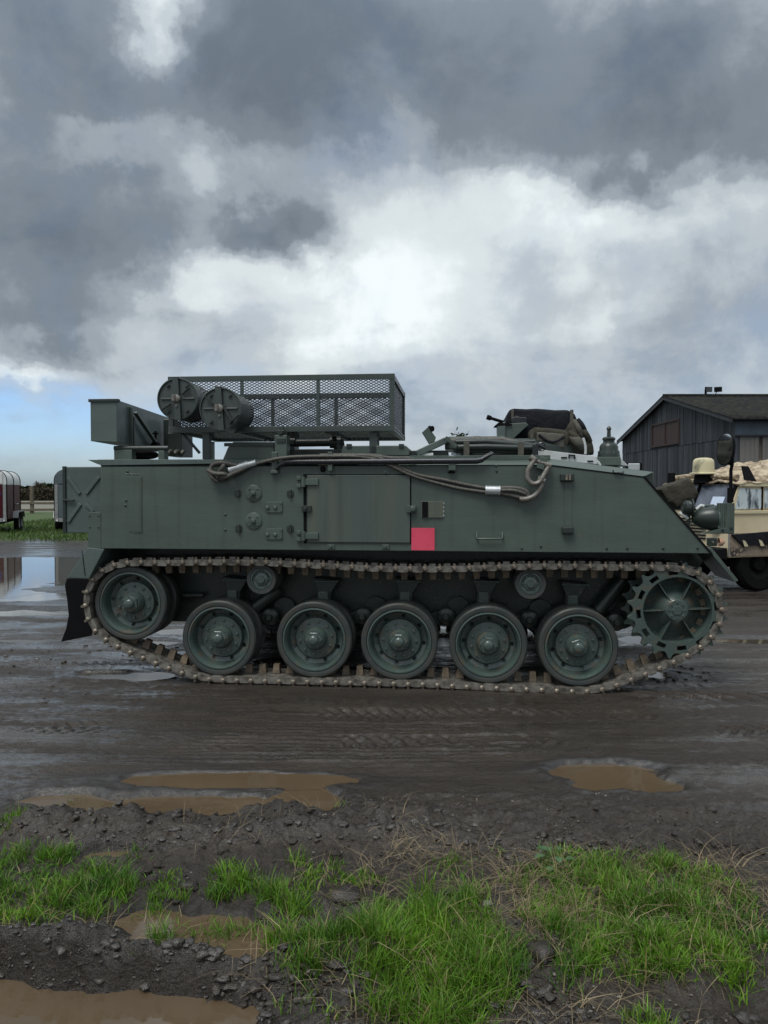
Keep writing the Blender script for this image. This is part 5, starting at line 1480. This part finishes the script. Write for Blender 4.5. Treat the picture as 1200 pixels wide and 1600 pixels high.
board_tones(M['barn_board'])
M['barn_pale'] = material("pale_weathered_boards", (.20, .19, .175), .85, color2=(.12, .115, .11), scale=3, stretch=(4, 4, .4), bump=.5, bump_scale=14)
M['barn_blue'] = material("blue_grey_fascia", (.075, .10, .13), .6, color2=(.05, .07, .095), scale=2, bump=.2)
M['louvre'] = material("brown_louvre_slats", (.050, .026, .022), .7, color2=(.032, .018, .017), scale=3, bump=.2)
M['roof'] = material("mossy_roof_sheet", (.016, .0165, .016), .85, color2=(.036, .035, .024), scale=2.2, bump=.8, bump_scale=9, bump_dist=.03, ramp=(.3, .55), spec=.1)
M['inside'] = material("barn_inner_wall", (.17, .145, .125), .9, color2=(.11, .095, .085), scale=2, bump=.2)
BX, BY0, BY1, EAVE, APEX, BL = 17.2, 37.8, 55.6, 5.05, 7.15, 26.0
BN = thing("barn", "dark timber-clad barn with low pitched mossy roof and brown louvre at the right", "barn", (BX, BY0, 0))
DB = BY1 - BY0


def roof_z(y): return APEX - (APEX - EAVE) * abs(y - DB / 2) / (DB / 2)


gw = MB(); gw.add([(.16, .05, 0), (.16, DB - .05, 0), (.16, DB - .05, EAVE - .12), (.16, DB / 2, APEX - .12), (.16, .05, EAVE - .12), (.24, .05, 0), (.24, DB - .05, 0), (.24, DB - .05, EAVE - .12), (.24, DB / 2, APEX - .12), (.24, .05, EAVE - .12)],
              [(0, 1, 2, 3, 4), (9, 8, 7, 6, 5)] + [(i, i + 5, (i + 1) % 5 + 5, (i + 1) % 5) for i in range(5)])
gwo = gw.build("gable_wall", M['barn_board'], BN)
nb_ = 60; bw = DB / nb_
ly0, ly1, lz0, lz1 = 45.0 - BY0, 49.4 - BY0, 4.34, 5.62
for i in range(nb_):
    y0, y1 = i * bw + .012, (i + 1) * bw - .012; d = rnd.uniform(0, .035)
    za, zb = roof_z(y0) - .05, roof_z(y1) - .05
    inside = y1 > ly0 and y0 < ly1
    lower_top = 4.1 + rnd.uniform(-.02, .02)
    segs = [(0, 0, lower_top, lower_top)]
    if inside: segs.append((lz1 + .05, lz1 + .05, za, zb))
    else: segs.append((lower_top + .012, lower_top + .012, za, zb))
    for (a0, a1, b0, b1) in segs:
        q = d + (.02 if a0 == 0 else 0)
        MB().add([(q, y0, a0), (q, y1, a1), (q, y1, b1), (q, y0, b0), (.155, y0, a0), (.155, y1, a1), (.155, y1, b1), (.155, y0, b0)],
                 [(0, 1, 2, 3), (7, 6, 5, 4), (0, 4, 5, 1), (1, 5, 6, 2), (2, 6, 7, 3), (3, 7, 4, 0)]).build("board", M['barn_board'], gwo)
lf = MB(); lf.box(-.03, .12, ly0 - .1, ly1 + .1, lz1, lz1 + .10); lf.box(-.03, .12, ly0 - .1, ly1 + .1, lz0 - .10, lz0); lf.box(-.028, .12, ly0 - .1, ly0, lz0 + .002, lz1 - .002); lf.box(-.028, .12, ly1, ly1 + .1, lz0 + .002, lz1 - .002); lf.box(-.02, .10, (ly0 + ly1) / 2 - .05, (ly0 + ly1) / 2 + .05, lz0 + .002, lz1 - .002)
lfo = lf.build("louvre", M['louvre'], BN)
sl0 = None
for k in range(13):
    z = lz0 + (k + .5) * (lz1 - lz0) / 13
    if sl0 is None: sl0 = MB().bar((.05, ly0, 0), (.05, ly1, 0), .015, .12).build("slat", M['louvre'], lfo); o = sl0
    else: o = same(sl0, "slat", lfo)
    o.location = (0, 0, z)
    o.rotation_euler = (0, 0, 0)
# long wall: fascia band, then gappy boards in front of the inner wall
lw = MB(); lw.box(.3, BL, .20, .26, 0, 4.2); lwo = lw.build("long_wall", M['inside'], BN)
MB().box(.02, BL, -.02, .18, 4.25, EAVE - .10).build("fascia", M['barn_blue'], BN)
MB().box(.02, BL, -.05, .17, 4.17, 4.245).build("fascia_rail", M['barn_board'], BN)
MB().box(.3, BL, .10, .195, 2.95, 3.10).build("cross_rail", M['wood'], lwo)
x = .06; b0 = None
for k in range(70):
    w_ = rnd.choice((.16, .2, .24)); o = MB().box(0, w_, 0, .035, 0, 4.16).build("board", M['barn_pale'] if k != 0 else M['barn_board'], lwo)
    o.location = (x, .05 + rnd.uniform(0, .02), 0)
    x += w_ + (rnd.choice((.012, .015, .14, .2)) if k > 3 else .012)
    if x > BL - .3: break
rf_ = MB(); NXR = 260
for sgn in (0, 1):
    rows = []
    for j in range(7):
        f = j / 6; y = DB / 2 - (DB / 2 + .35) * (1 - f) if sgn == 0 else DB / 2 + (DB / 2 + .35) * (1 - f)
        zz_ = APEX + .07 - (APEX - EAVE) * (abs(y - DB / 2) / (DB / 2))
        rows.append((y, zz_))
    vs, fs = [], []
    for (y, z) in rows:
        for i in range(NXR + 1):
            xx = -.30 + (BL + .3) * i / NXR
            vs.append((xx, y, z + .025 * math.cos(i * math.pi * .5) + .012 * math.sin(i * 1.7 + y)))
    for j in range(6):
        for i in range(NXR):
            a = j * (NXR + 1) + i; fs.append((a, a + 1, a + NXR + 2, a + NXR + 1))
    rf_.add(vs, fs)
ro = rf_.build("roof", M['roof'], BN, smooth=60)
sm = ro.modifiers.new("thickness", 'SOLIDIFY'); sm.thickness = .05; sm.offset = -1
for a, b in (((-.27, -.36, EAVE - .14), (-.27, DB / 2, APEX - .06)), ((-.27, DB / 2, APEX - .06), (-.27, DB + .36, EAVE - .14))):
    MB().bar(a, b, .05, .20).build("barge_board", M['barn_board'], BN)
MB().tube([(-.3, DB / 2, APEX + .08), (BL, DB / 2, APEX + .08)], .12, 8).build("ridge", M['roof'], BN, smooth=60)
MB().tube([(-.2, -.42, EAVE - .1), (BL, -.42, EAVE - .1)], .06, 8).build("gutter", M['black'], BN, smooth=60)
for px, rz_, tl, lab in ((1107, .15, .05, "floodlight on a stub post, left of the pair on the barn roof ridge"), (1122, -.5, .45, "tilted floodlight on a thin arm, right of the pair on the barn ridge")):
    c = W(px, 612, 46.7); f = thing("floodlight", lab, "floodlight", (c.x, 46.7, APEX + .16), rz_, "floodlights on the barn ridge")
    m_ = MB(); m_.add([(p[0], p[1] * math.cos(tl) - p[2] * math.sin(tl), .30 + p[1] * math.sin(tl) + p[2] * math.cos(tl)) for p in MB().box(-.22, .22, -.06, .06, -.14, .16).v], MB().box(0, 1, 0, 1, 0, 1).f); m_.build("housing", M['black'], f, bevel=.02)
    g_ = MB(); g_.add([(p[0], p[1] * math.cos(tl) - p[2] * math.sin(tl), .30 + p[1] * math.sin(tl) + p[2] * math.cos(tl)) for p in MB().box(-.19, .19, -.07, -.061, -.11, .13).v], MB().box(0, 1, 0, 1, 0, 1).f); g_.build("lens", M['glass'], f)
    MB().bar((-.18, 0, -.02), (-.18 if tl < .2 else .0, 0, .28), .10 if tl < .2 else .04).build("post", M['black'], f)

# ------------------------------------------------------------------ tan soft-top truck
M['tan'] = material("desert_tan_paint", (.70, .60, .40), .48, color2=(.58, .48, .31), scale=2.5, bump=.15)
M['tan_canvas'] = material("sand_canvas_roof", (.52, .43, .31), .85, color2=(.23, .175, .12), scale=7, stretch=(1, 1, 2), bump=1, bump_scale=14, bump_dist=.05, spec=.2, ramp=(.40, .56))
M['cream'] = material("cream_dome_paint", (.56, .50, .32), .5, color2=(.18, .18, .12), scale=2.4, bump=.1, ramp=(.30, .42))
M['clear'] = material("clouded_plastic_window", (.55, .62, .64), .16, color2=(.06, .075, .085), scale=4.0, stretch=(2, 1, .7), bump=.5, bump_scale=6, bump_dist=.02, ramp=(.40, .52), spec=.7)
M['pane'] = material("windscreen_pane", (.16, .185, .23), .12, color2=(.05, .06, .085), scale=2.2, bump=.2, bump_scale=4, spec=.8, rough_var=.05)
M['paper'] = material("pale_blue_notice", (.55, .64, .78), .6, var=.08, scale=20, bump=0)


def spotted():
    m = material("dusty_spotted_panel", (.30, .24, .18), .8, color2=(.22, .17, .125), scale=5, bump=.5)
    nt = m.node_tree; N, LK = nt.nodes.new, nt.links.new; b = nt.nodes['Principled BSDF']; src = b.inputs['Base Color'].links[0].from_socket
    tc = N('ShaderNodeTexCoord'); v = N('ShaderNodeTexVoronoi'); v.feature = 'DISTANCE_TO_EDGE'; v.inputs['Scale'].default_value = 17; LK(tc.outputs['Object'], v.inputs['Vector'])
    r = N('ShaderNodeMapRange'); r.inputs['From Min'].default_value = .10; r.inputs['From Max'].default_value = .20; r.inputs['To Min'].default_value = 1; r.inputs['To Max'].default_value = 0; LK(v.outputs['Distance'], r.inputs[0])
    n = N('ShaderNodeTexNoise'); n.inputs['Scale'].default_value = 1.7; LK(tc.outputs['Object'], n.inputs[0])
    r2 = N('ShaderNodeMapRange'); r2.inputs['From Min'].default_value = .46; r2.inputs['From Max'].default_value = .52; LK(n.outputs['Fac'], r2.inputs[0])
    mu = N('ShaderNodeMath'); mu.operation = 'MULTIPLY'; LK(r.outputs[0], mu.inputs[0]); LK(r2.outputs[0], mu.inputs[1])
    x = N('ShaderNodeMix'); x.data_type = 'RGBA'; LK(mu.outputs[0], x.inputs['Factor']); LK(src, x.inputs['A']); x.inputs['B'].default_value = (.035, .03, .027, 1); LK(x.outputs['Result'], b.inputs['Base Color'])
    return m


M['spotted'] = spotted()
TR = R(197)
tcorner = W(1139, 820, 11.5)
tf, tl_ = Vector((math.cos(TR), math.sin(TR), 0)), Vector((-math.sin(TR), math.cos(TR), 0))
TW, TLn = 1.7, 4.2       # width, length; local x forward, y toward the camera side
troot = Vector((tcorner.x, 11.5, 0)) - tf * (TLn / 2) - tl_ * (TW / 2)
TK = thing("soft_top_truck", "desert tan soft-top truck with canvas roof parked behind the nose of the armoured vehicle", "truck", troot, TR)
F, B_, SY = TLn / 2, -TLn / 2, TW / 2
MB().prism([(F, .53), (F, 1.20), (F - .02, 1.24), (B_, 1.24), (B_, .53)], -SY, SY).build("lower_body", M['tan'], TK, bevel=.02)
sp = MB(); sp.box(B_, F - .02, SY + .003, SY + .012, .55, .90); sp.build("lower_panel", M['spotted'], TK, bevel=.003)
MB().box(B_, F - .06, SY + .002, SY + .022, 1.19, 1.235).build("sill_rail", M['cream'], TK, bevel=.004)
MB().box(F - .012, F + .004, SY - .01, SY + .006, .55, 1.18).build("corner_seam", M['alloy'], TK)
# cab frame and windows
MB().prism([(F - .03, 1.245), (F - .20, 1.66), (B_, 1.66), (B_, 1.245)], -SY + .02, SY - .02).build("cab", M['tan'], TK, bevel=.015)
w0 = MB(); w0.add([(F - .12, SY - .012, 1.26), (F - .60, SY - .012, 1.26), (F - .60, SY - .012, 1.56), (F - .20, SY - .012, 1.58), (F - .12, SY - .0185, 1.26), (F - .60, SY - .0185, 1.26), (F - .60, SY - .0185, 1.56), (F - .20, SY - .0185, 1.58)], [(0, 1, 2, 3), (7, 6, 5, 4), (0, 4, 5, 1), (1, 5, 6, 2), (2, 6, 7, 3), (3, 7, 4, 0)])
wo_ = w0.build("side_window", M['clear'], TK)
MB().box(F - .63, F - .605, SY - .03, SY - .004, 1.25, 1.62).build("window_post", M['black'], TK)
w0 = MB(); w0.box(F - 1.25, F - .66, SY - .019, SY - .012, 1.27, 1.57); w0.build("side_window", M['clear'], TK)
MB().box(B_, F - .18, SY - .02, SY + .012, 1.60, 1.665).build("roof_rail", M['cream'], TK, bevel=.006)
# raked windscreen in a dark frame
def ws(t, y, o=0): return Vector((F - .03 - .17 * t + .02 + o, y, 1.25 + .41 * t))
n_ = Vector((.41, 0, .17)).normalized()
fr = MB()
for (a, b) in ((ws(0, -SY + .06), ws(0, SY - .05)), (ws(1, -SY + .06), ws(1, SY - .05)), (ws(0, -SY + .06), ws(1, -SY + .06)), (ws(0, SY - .05), ws(1, SY - .05)), (ws(0, .02), ws(1, .02))):
    fr.bar(a, b, .055, .04)
wf = fr.build("windscreen", M['black'], TK, bevel=.006)
for (ya, yb) in ((-SY + .09, -.01), (.05, SY - .08)):
    g_ = MB(); q = [ws(.08, ya), ws(.08, yb), ws(.92, yb), ws(.92, ya)]; g_.add(q + [p - n_ * .006 for p in q], [(0, 1, 2, 3), (7, 6, 5, 4), (0, 4, 5, 1), (1, 5, 6, 2), (2, 6, 7, 3), (3, 7, 4, 0)]); g_.build("pane", M['pane'], wf)
g_ = MB(); q = [ws(.12, .40, .006), ws(.12, .66, .006), ws(.48, .66, .006), ws(.48, .40, .006)]; g_.add(q + [p - n_ * .003 for p in q], [(0, 1, 2, 3), (7, 6, 5, 4), (0, 4, 5, 1), (1, 5, 6, 2), (2, 6, 7, 3), (3, 7, 4, 0)]); g_.build("notice", M['paper'], wf)
MB().prism([(F + .02, .50), (F + .16, .52), (F + .16, .66), (F + .02, .68)], -SY, SY).build("bumper", M['black'], TK, bevel=.01)
for y in (-.6, .6):
    h_ = MB().lathe([(.09, .03), (.10, .0), (.08, -.02)], (F + .02, y, .98), 18, 'x', cap0=True).build("headlight", M['mirror'], TK, smooth=40)
for k in range(7): MB().box(F + .003, F + .02, -.36, .36, .78 + k * .05, .80 + k * .05).build("grille_bar", M['black'], TK)
# canvas roof, rumpled and tied
def roof_canvas():
    nx_, ny_ = 60, 30; vs, fs = [], []
    for j in range(ny_ + 1):
        y = -SY - .02 + (TW + .04) * j / ny_; e_ = 1 - abs(2 * j / ny_ - 1) ** 3
        for i in range(nx_ + 1):
            f = i / nx_; x = F - .12 - (TLn - .14) * f
            rise = .07 + .26 * float(sstep(.05, .28, f)) + .05 * float(sstep(.2, .35, f))
            q = float(fbm(np.array([x * 3.0]), np.array([y * 6.0]), 4)[0])
            vs.append((x, y, 1.655 + rise * e_ ** .6 + .09 * q * e_ + .014 * math.sin(x * 22 + q * 4)))
    for j in range(ny_):
        for i in range(nx_):
            a = j * (nx_ + 1) + i; fs.append((a, a + nx_ + 1, a + nx_ + 2, a + 1))
    o = MB().add(vs, fs).build("canvas_roof", M['tan_canvas'], TK, smooth=70)
    m_ = o.modifiers.new("thickness", 'SOLIDIFY'); m_.thickness = .03; m_.offset = -1
    return o


cr_ = roof_canvas()
MB().tube([(F - .22, SY * .9, 1.74), (F - .20, 0, 1.79), (F - .22, -SY * .9, 1.74)], .045, 10).build("front_roll", M['tan_canvas'], cr_, smooth=60)
m_ = MB(); q = [(-.10, 0), (.10, 0), (.06, .24), (-.05, .24)]; m_.add([(F - .42 + a, SY - .015 - .12 * (b / .24), 1.675 + b) for a, b in q] + [(F - .42 + a, SY - .06 - .12 * (b / .24), 1.675 + b) for a, b in q], [(0, 1, 2, 3), (7, 6, 5, 4), (0, 4, 5, 1), (1, 5, 6, 2), (2, 6, 7, 3), (3, 7, 4, 0)]); m_.build("roof_fin", M['black'], TK, bevel=.008)
c = W(1099, 741, 12.25) - troot; lx, ly = c.dot(tf), c.dot(tl_)
dm = MB(); dm.lathe([(.215, .0), (.215, .015), (.165, .03), (.160, .18), (.150, .225), (.12, .25), (.06, .262), (.001, .264)], (lx, ly, c.z), 32, 'z'); dmo = dm.build("air_intake", M['cream'], TK, smooth=40); MB().lathe([(.15, -.14), (.13, -.002)], (lx, ly, c.z), 20, 'z').build("intake_shade_collar", M['black'], dmo, smooth=40)  # black collar: shade below the brim put into its colour
m_ = MB(); c = W(1049, 748, 12.9) - troot; m_.box(c.dot(tf) - .03, c.dot(tf) + .03, c.dot(tl_) - .07, c.dot(tl_) + .07, c.z - .1, c.z + .1); m_.bar((c.dot(tf), c.dot(tl_), c.z - .1), (F - .1, -SY + .05, 1.4), .02); m_.build("door_mirror", M['black'], TK, bevel=.012)
# dark padded mat hanging on the side
m_ = MB(); q = [(F - .02, .88), (F - .24, .70), (B_ + 1.6, .86), (B_ + 1.6, 1.02)]; m_.prism(q, SY + .014, SY + .05); mo = m_.build("side_mat", M['black_canvas'], TK, bevel=.006)
for xx in (F - .20, F - .50):
    m_ = MB(); m_.add([(xx, SY + .052, .80), (xx - .06, SY + .052, .78), (xx - .11, SY + .052, .70), (xx - .04, SY + .052, .70), (xx, SY + .058, .80), (xx - .06, SY + .058, .78), (xx - .11, SY + .058, .70), (xx - .04, SY + .058, .70)], [(0, 1, 2, 3), (7, 6, 5, 4), (0, 4, 5, 1), (1, 5, 6, 2), (2, 6, 7, 3), (3, 7, 4, 0)]); m_.build("mat_tab", M['cream'], mo)
MB().box(B_ + .1, F - .1, -SY + .3, SY - .3, .36, .526).build("chassis", M['black'], TK)
for x in (F - .62, B_ + .8):
    for sy in (-1, 1):
        w_ = MB().lathe([(.24, -.11), (.38, -.12), (.42, -.08), (.42, .08), (.38, .12), (.24, .11)], (x, sy * (SY - .13), .42), 36, 'y').build("wheel", M['tyre'], TK, smooth=40)
        MB().lathe([(.24, sy * .10), (.13, sy * .03), (.10, sy * .09), (.001, sy * .1)], (x, sy * (SY - .13), .42), 24, 'y').build("rim", M['tyre'], w_, smooth=40)  # rims in tyre black, the shadow under the truck put into their colour

# ------------------------------------------------------------------ verge: grass, straw, clods, stones, a broad-leaved weed
def blades_mesh(name, base, hgt, lean, az, width, mat, curl=.6):
    """grass blades as curved tapering strips, five points each"""
    n = len(base)
    dx, dy = np.cos(az), np.sin(az); px_, py_ = -np.sin(az + rng.uniform(-1.2, 1.2, n)), np.cos(az + rng.uniform(-1.2, 1.2, n))
    V = np.zeros((n, 7, 3))
    for i, (f, wf_) in enumerate(((0, 1), (.4, .9), (.75, .55))):
        out = lean * hgt * (f ** 1.7) * curl * 1.6
        z = hgt * f * (1 - .35 * lean * f)
        c = base + np.stack([dx * out, dy * out, z], -1)
        w_ = (width * wf_ / 2)[:, None] * np.stack([px_, py_, np.zeros(n)], -1)
        V[:, 2 * i] = c - w_; V[:, 2 * i + 1] = c + w_
    out = lean * hgt * curl * 1.6
    V[:, 6] = base + np.stack([dx * out, dy * out, hgt * (1 - .35 * lean)], -1)
    base_i = (np.arange(n) * 7)[:, None]
    quads = (base_i[:, :, None] + np.array([[0, 1, 3, 2], [2, 3, 5, 4]])[None]).reshape(-1, 4)
    tris = (base_i + np.array([[4, 5, 6]])).reshape(-1, 3)
    me = bpy.data.meshes.new(name)
    me.vertices.add(n * 7); me.vertices.foreach_set('co', V.reshape(-1).astype(np.float32))
    li = np.concatenate([quads.ravel(), tris.ravel()]); me.loops.add(len(li)); me.loops.foreach_set('vertex_index', li.astype(np.int32))
    st = np.concatenate([np.arange(len(quads)) * 4, len(quads) * 4 + np.arange(len(tris)) * 3]); me.polygons.add(len(st)); me.polygons.foreach_set('loop_start', st.astype(np.int32))
    me.polygons.foreach_set('use_smooth', np.ones(len(st), bool))
    me.update(calc_edges=True)
    return link(name, me, mat)


def grass_material(name, c1, c2, c3):
    m = material(name, c1, .5, color2=c2, scale=3.2, bump=0, spec=.35, random_island=True, rough_var=.1)
    nt = m.node_tree; b = nt.nodes['Principled BSDF']; N, LK = nt.nodes.new, nt.links.new
    src = b.inputs['Base Color'].links[0].from_socket
    g = N('ShaderNodeNewGeometry'); r = N('ShaderNodeMapRange'); r.inputs['From Min'].default_value = .91; r.inputs['From Max'].default_value = .94; LK(g.outputs['Random Per Island'], r.inputs[0])
    x = N('ShaderNodeMix'); x.data_type = 'RGBA'; LK(r.outputs[0], x.inputs['Factor']); LK(src, x.inputs['A']); x.inputs['B'].default_value = (*c3, 1); LK(x.outputs['Result'], b.inputs['Base Color'])
    tr = N('ShaderNodeBsdfTranslucent'); LK(x.outputs['Result'], tr.inputs['Color']); ms = N('ShaderNodeMixShader'); ms.inputs[0].default_value = .3
    LK(b.outputs[0], ms.inputs[1]); LK(tr.outputs[0], ms.inputs[2]); LK(ms.outputs[0], nt.nodes['Material Output'].inputs['Surface'])
    return m


M['grass'] = grass_material("fresh_grass", (.165, .320, .022), (.060, .150, .014), (.28, .235, .10))
M['far_grass'] = grass_material("field_grass_blades", (.085, .150, .026), (.048, .095, .020), (.16, .14, .07))
M['straw'] = material("dry_straw", (.28, .22, .13), .8, color2=(.13, .10, .06), scale=4, bump=0, random_island=True, spec=.2)
bx, by, bh = [], [], []
for (cx, cy, rx, ry, n, h) in TUFTS:
    x0, y0, ax_, ay_ = ell(cx, cy, rx, ry)
    n = int(n * .8); h = h * .70; nt_ = max(3, n // 75)
    ca = rng.uniform(0, 2 * np.pi, nt_); cr2 = np.sqrt(rng.uniform(0, 1, nt_))
    tx, ty = x0 + ax_ * cr2 * np.cos(ca), y0 + ay_ * cr2 * np.sin(ca); th_s = rng.uniform(.5, 1.25, nt_)
    k = rng.integers(0, nt_, n); sp_ = .024
    loose = rng.uniform(0, 1, n) < .16
    la = rng.uniform(0, 2 * np.pi, n); lr = np.sqrt(rng.uniform(0, 1, n))
    bx.append(np.where(loose, x0 + ax_ * 1.1 * lr * np.cos(la), tx[k] + rng.normal(0, sp_, n))); by.append(np.where(loose, y0 + ay_ * 1.1 * lr * np.sin(la), ty[k] + rng.normal(0, sp_, n)))
    bh.append(h * rng.uniform(.45, 1.15, n) * np.where(loose, .65, th_s[k]))
bx, by, bh = map(np.concatenate, (bx, by, bh))
bz = height(bx, by)
n = len(bx)
g_ = blades_mesh("grass", np.stack([bx, by, bz - .004], -1), bh, np.clip(rng.normal(.55, .28, n), .05, 1.2), rng.uniform(0, 2 * np.pi, n), rng.uniform(.0022, .0048, n), M['grass'])
tag(g_, kind='stuff')
# short ground-hugging growth between the tufts
sx_, sy_ = [], []
for (cx, cy, rx, ry, n) in ((950, 1430, 300, 100, 3600), (680, 1500, 160, 90, 1500), (80, 1400, 120, 60, 1200), (490, 1440, 100, 80, 500)):
    x0, y0, ax_, ay_ = ell(cx, cy, rx, ry); a = rng.uniform(0, 2 * np.pi, n); r_ = np.sqrt(rng.uniform(0, 1, n)); sx_.append(x0 + ax_ * r_ * np.cos(a)); sy_.append(y0 + ay_ * r_ * np.sin(a))
sx_, sy_ = np.concatenate(sx_), np.concatenate(sy_)
keep = fbm(sx_ * 4, sy_ * 4, 4) + rng.normal(0, .12, len(sx_)) > .02; sx_, sy_ = sx_[keep], sy_[keep]; n = len(sx_)
tag(blades_mesh("ground_cover", np.stack([sx_, sy_, height(sx_, sy_) - .003], -1), rng.uniform(.018, .06, n), rng.uniform(.4, 1.4, n), rng.uniform(0, 6.28, n), rng.uniform(.003, .006, n), M['grass']), kind='stuff')
# dry stalks lying about
qx, qy = [], []
for (cx, cy, rx, ry, n) in ((560, 1390, 110, 40, 160), (660, 1335, 60, 14, 110), (800, 1430, 90, 60, 260), (1150, 1390, 60, 50, 240), (760, 1370, 120, 40, 180), (460, 1300, 200, 40, 70), (600, 1530, 240, 60, 220), (90, 1470, 120, 16, 60),
                            (1000, 1450, 200, 110, 700), (900, 1430, 90, 60, 160), (250, 1300, 240, 50, 60), (800, 1580, 300, 20, 120), (520, 1270, 60, 14, 14), (300, 1460, 120, 40, 30)):
    x0, y0, ax_, ay_ = ell(cx, cy, rx, ry); a = rng.uniform(0, 2 * np.pi, n); r_ = np.sqrt(rng.uniform(0, 1, n)); qx.append(x0 + ax_ * r_ * np.cos(a)); qy.append(y0 + ay_ * r_ * np.sin(a))
qx, qy = np.concatenate(qx), np.concatenate(qy); n = len(qx)
tag(blades_mesh("straw", np.stack([qx, qy, height(qx, qy) + .003], -1), rng.uniform(.03, .13, n), rng.uniform(1.2, 2.3, n), rng.uniform(0, 6.28, n), rng.uniform(.0014, .0026, n), M['straw'], .7), kind='stuff')
# grass of the far field, as short clumps
n = 26000
fx_, fy_ = rng.uniform(-17, -8, n), rng.uniform(21.0, 50, n)
keep = fbm(fx_ * .6, fy_ * .5, 4) * .8 + (fy_ - 23.5) * .5 > rng.uniform(-.2, .5, n); fx_, fy_ = fx_[keep], fy_[keep]; n = len(fx_)
tag(blades_mesh("field_grass", np.stack([fx_, fy_, height(fx_, fy_) - .01], -1), rng.uniform(.06, .22, n), rng.uniform(.2, 1.0, n), rng.uniform(0, 6.28, n), rng.uniform(.015, .04, n), M['far_grass']), kind='stuff')

ICO = bmesh.new(); bmesh.ops.create_icosphere(ICO, subdivisions=2, radius=1.0)
ICV = np.array([v.co[:] for v in ICO.verts]); ICF = [tuple(v.index for v in f.verts) for f in ICO.faces]; ICO.free()
ICO = bmesh.new(); bmesh.ops.create_icosphere(ICO, subdivisions=1, radius=1.0)
ICV1 = np.array([v.co[:] for v in ICO.verts]); ICF1 = [tuple(v.index for v in f.verts) for f in ICO.faces]; ICO.free()


def lumps(name, xs_, ys_, sizes, mat, squash=(.5, .9), fine=False, sink=.3):
    zs_ = height(xs_, ys_); mb = MB(); V, Fc = (ICV, ICF) if fine or mat is M['mud'] else (ICV1, ICF1)
    for x, y, z, s in zip(xs_, ys_, zs_, sizes):
        d = V * (1 + rng.uniform(-.30, .30, (len(V), 1))) * s * np.array([rng.uniform(.7, 1.3), rng.uniform(.7, 1.3), rng.uniform(*squash)])
        mb.add([tuple(p) for p in d + np.array([x, y, z + s * .4 - s * sink])], Fc)
    return mb.build(name, mat, smooth=80)


def scatter(zones):
    X, Y = [], []
    for (cx, cy, rx, ry, n) in zones:
        x0, y0, ax_, ay_ = ell(cx, cy, rx, ry); a = rng.uniform(0, 2 * np.pi, n); r_ = np.sqrt(rng.uniform(0, 1, n)); X.append(x0 + ax_ * r_ * np.cos(a)); Y.append(y0 + ay_ * r_ * np.sin(a))
    return np.concatenate(X), np.concatenate(Y)


M['stone'] = material("pale_stone", (.22, .20, .175), .6, color2=(.09, .08, .07), scale=12, bump=.3, random_island=True)
X, Y = scatter([(330, 1300, 330, 26, 500), (200, 1500, 260, 30, 420), (430, 1530, 120, 40, 220), (560, 1560, 330, 40, 420), (900, 1335, 320, 16, 380), (840, 1530, 60, 40, 120), (950, 1570, 250, 16, 250), (600, 1420, 600, 120, 700), (640, 1280, 560, 30, 200), (150, 1050, 260, 50, 380), (1060, 1055, 60, 18, 120)])
tag(lumps("mud_clods", X, Y, rng.uniform(.003, .009, len(X)) * rng.choice([.7, 1, 1, 1.5, 2.8], len(X)), M['mud'], (.3, .7), sink=.45), kind='stuff')
X, Y = scatter([(600, 1300, 620, 60, 60), (850, 1270, 330, 40, 46), (840, 1520, 60, 40, 34), (700, 1430, 500, 130, 60), (950, 1560, 250, 20, 30)])
tag(lumps("gravel", X, Y, rng.uniform(.0025, .007, len(X)), M['stone'], (.35, .7)), kind='stuff')
for (px, py, s, lab) in ((243, 1386, .050, "dark rounded clod of mud between grass tufts left of the shallow pool"), (536, 1408, .055, "flat dark clod of mud above the tall grass in the middle"),
                         (296, 1396, .032, "small dark clod just right of the larger clod in the grass"), (845, 1500, .055, "broken dark lump of mud and stones between two grass patches")):
    x, y = G(px, py); tag(lumps("mud_clod", np.array([x]), np.array([y]), [s], M['mud'], (.5, .7), True), lab, "clod")
for (px, py, s, lab) in ((508, 1289, .013, "pale round pebble at the right end of the long brown puddle"), (761, 1425, .017, "pale pebble among dry stalks in the middle of the verge"), (148, 1361, .022, "flat grey stone at the top edge of the left grass tuft")):
    x, y = G(px, py); tag(lumps("pebble", np.array([x]), np.array([y]), [s], M['stone'], (.6, .8), True), lab, "stone")

M['weed'] = material("broad_weed_leaf", (.06, .13, .045), .45, color2=(.04, .09, .032), scale=8, bump=.3)
wx, wy = G(866, 1362); WD = thing("weed", "small broad-leaved green weed at the muddy edge of the verge", "plant", (wx, wy, gz(wx, wy)))
st = MB()
for k in range(9):
    a = k * 2.4; l = .035 + .018 * rnd.random(); hh = .025 + .045 * rnd.random(); e_ = Vector((l * math.cos(a), l * math.sin(a), hh))
    st.tube([(0, 0, 0), e_ * .5 + Vector((0, 0, .012)), e_], .0016, 5)
    d = Vector((math.cos(a), math.sin(a), .15)); s_ = Vector((-math.sin(a), math.cos(a), 0)); L = .038 + .012 * rnd.random()
    lf = MB(); vs = []
    for f, w_ in ((0, .0), (.2, .55), (.5, .8), (.8, .5), (1, 0)):
        c = e_ + d * L * f + Vector((0, 0, -.012 * f * f)); vs += [c - s_ * L * .45 * w_ + Vector((0, 0, .004 * w_)), c, c + s_ * L * .45 * w_ + Vector((0, 0, .004 * w_))]
    lf.add(vs, [(3 * i + j, 3 * i + j + 1, 3 * i + j + 4, 3 * i + j + 3) for i in range(4) for j in range(2)]).build("leaf", M['weed'], WD, smooth=70)
st.build("stem", M['weed'], WD, smooth=60)
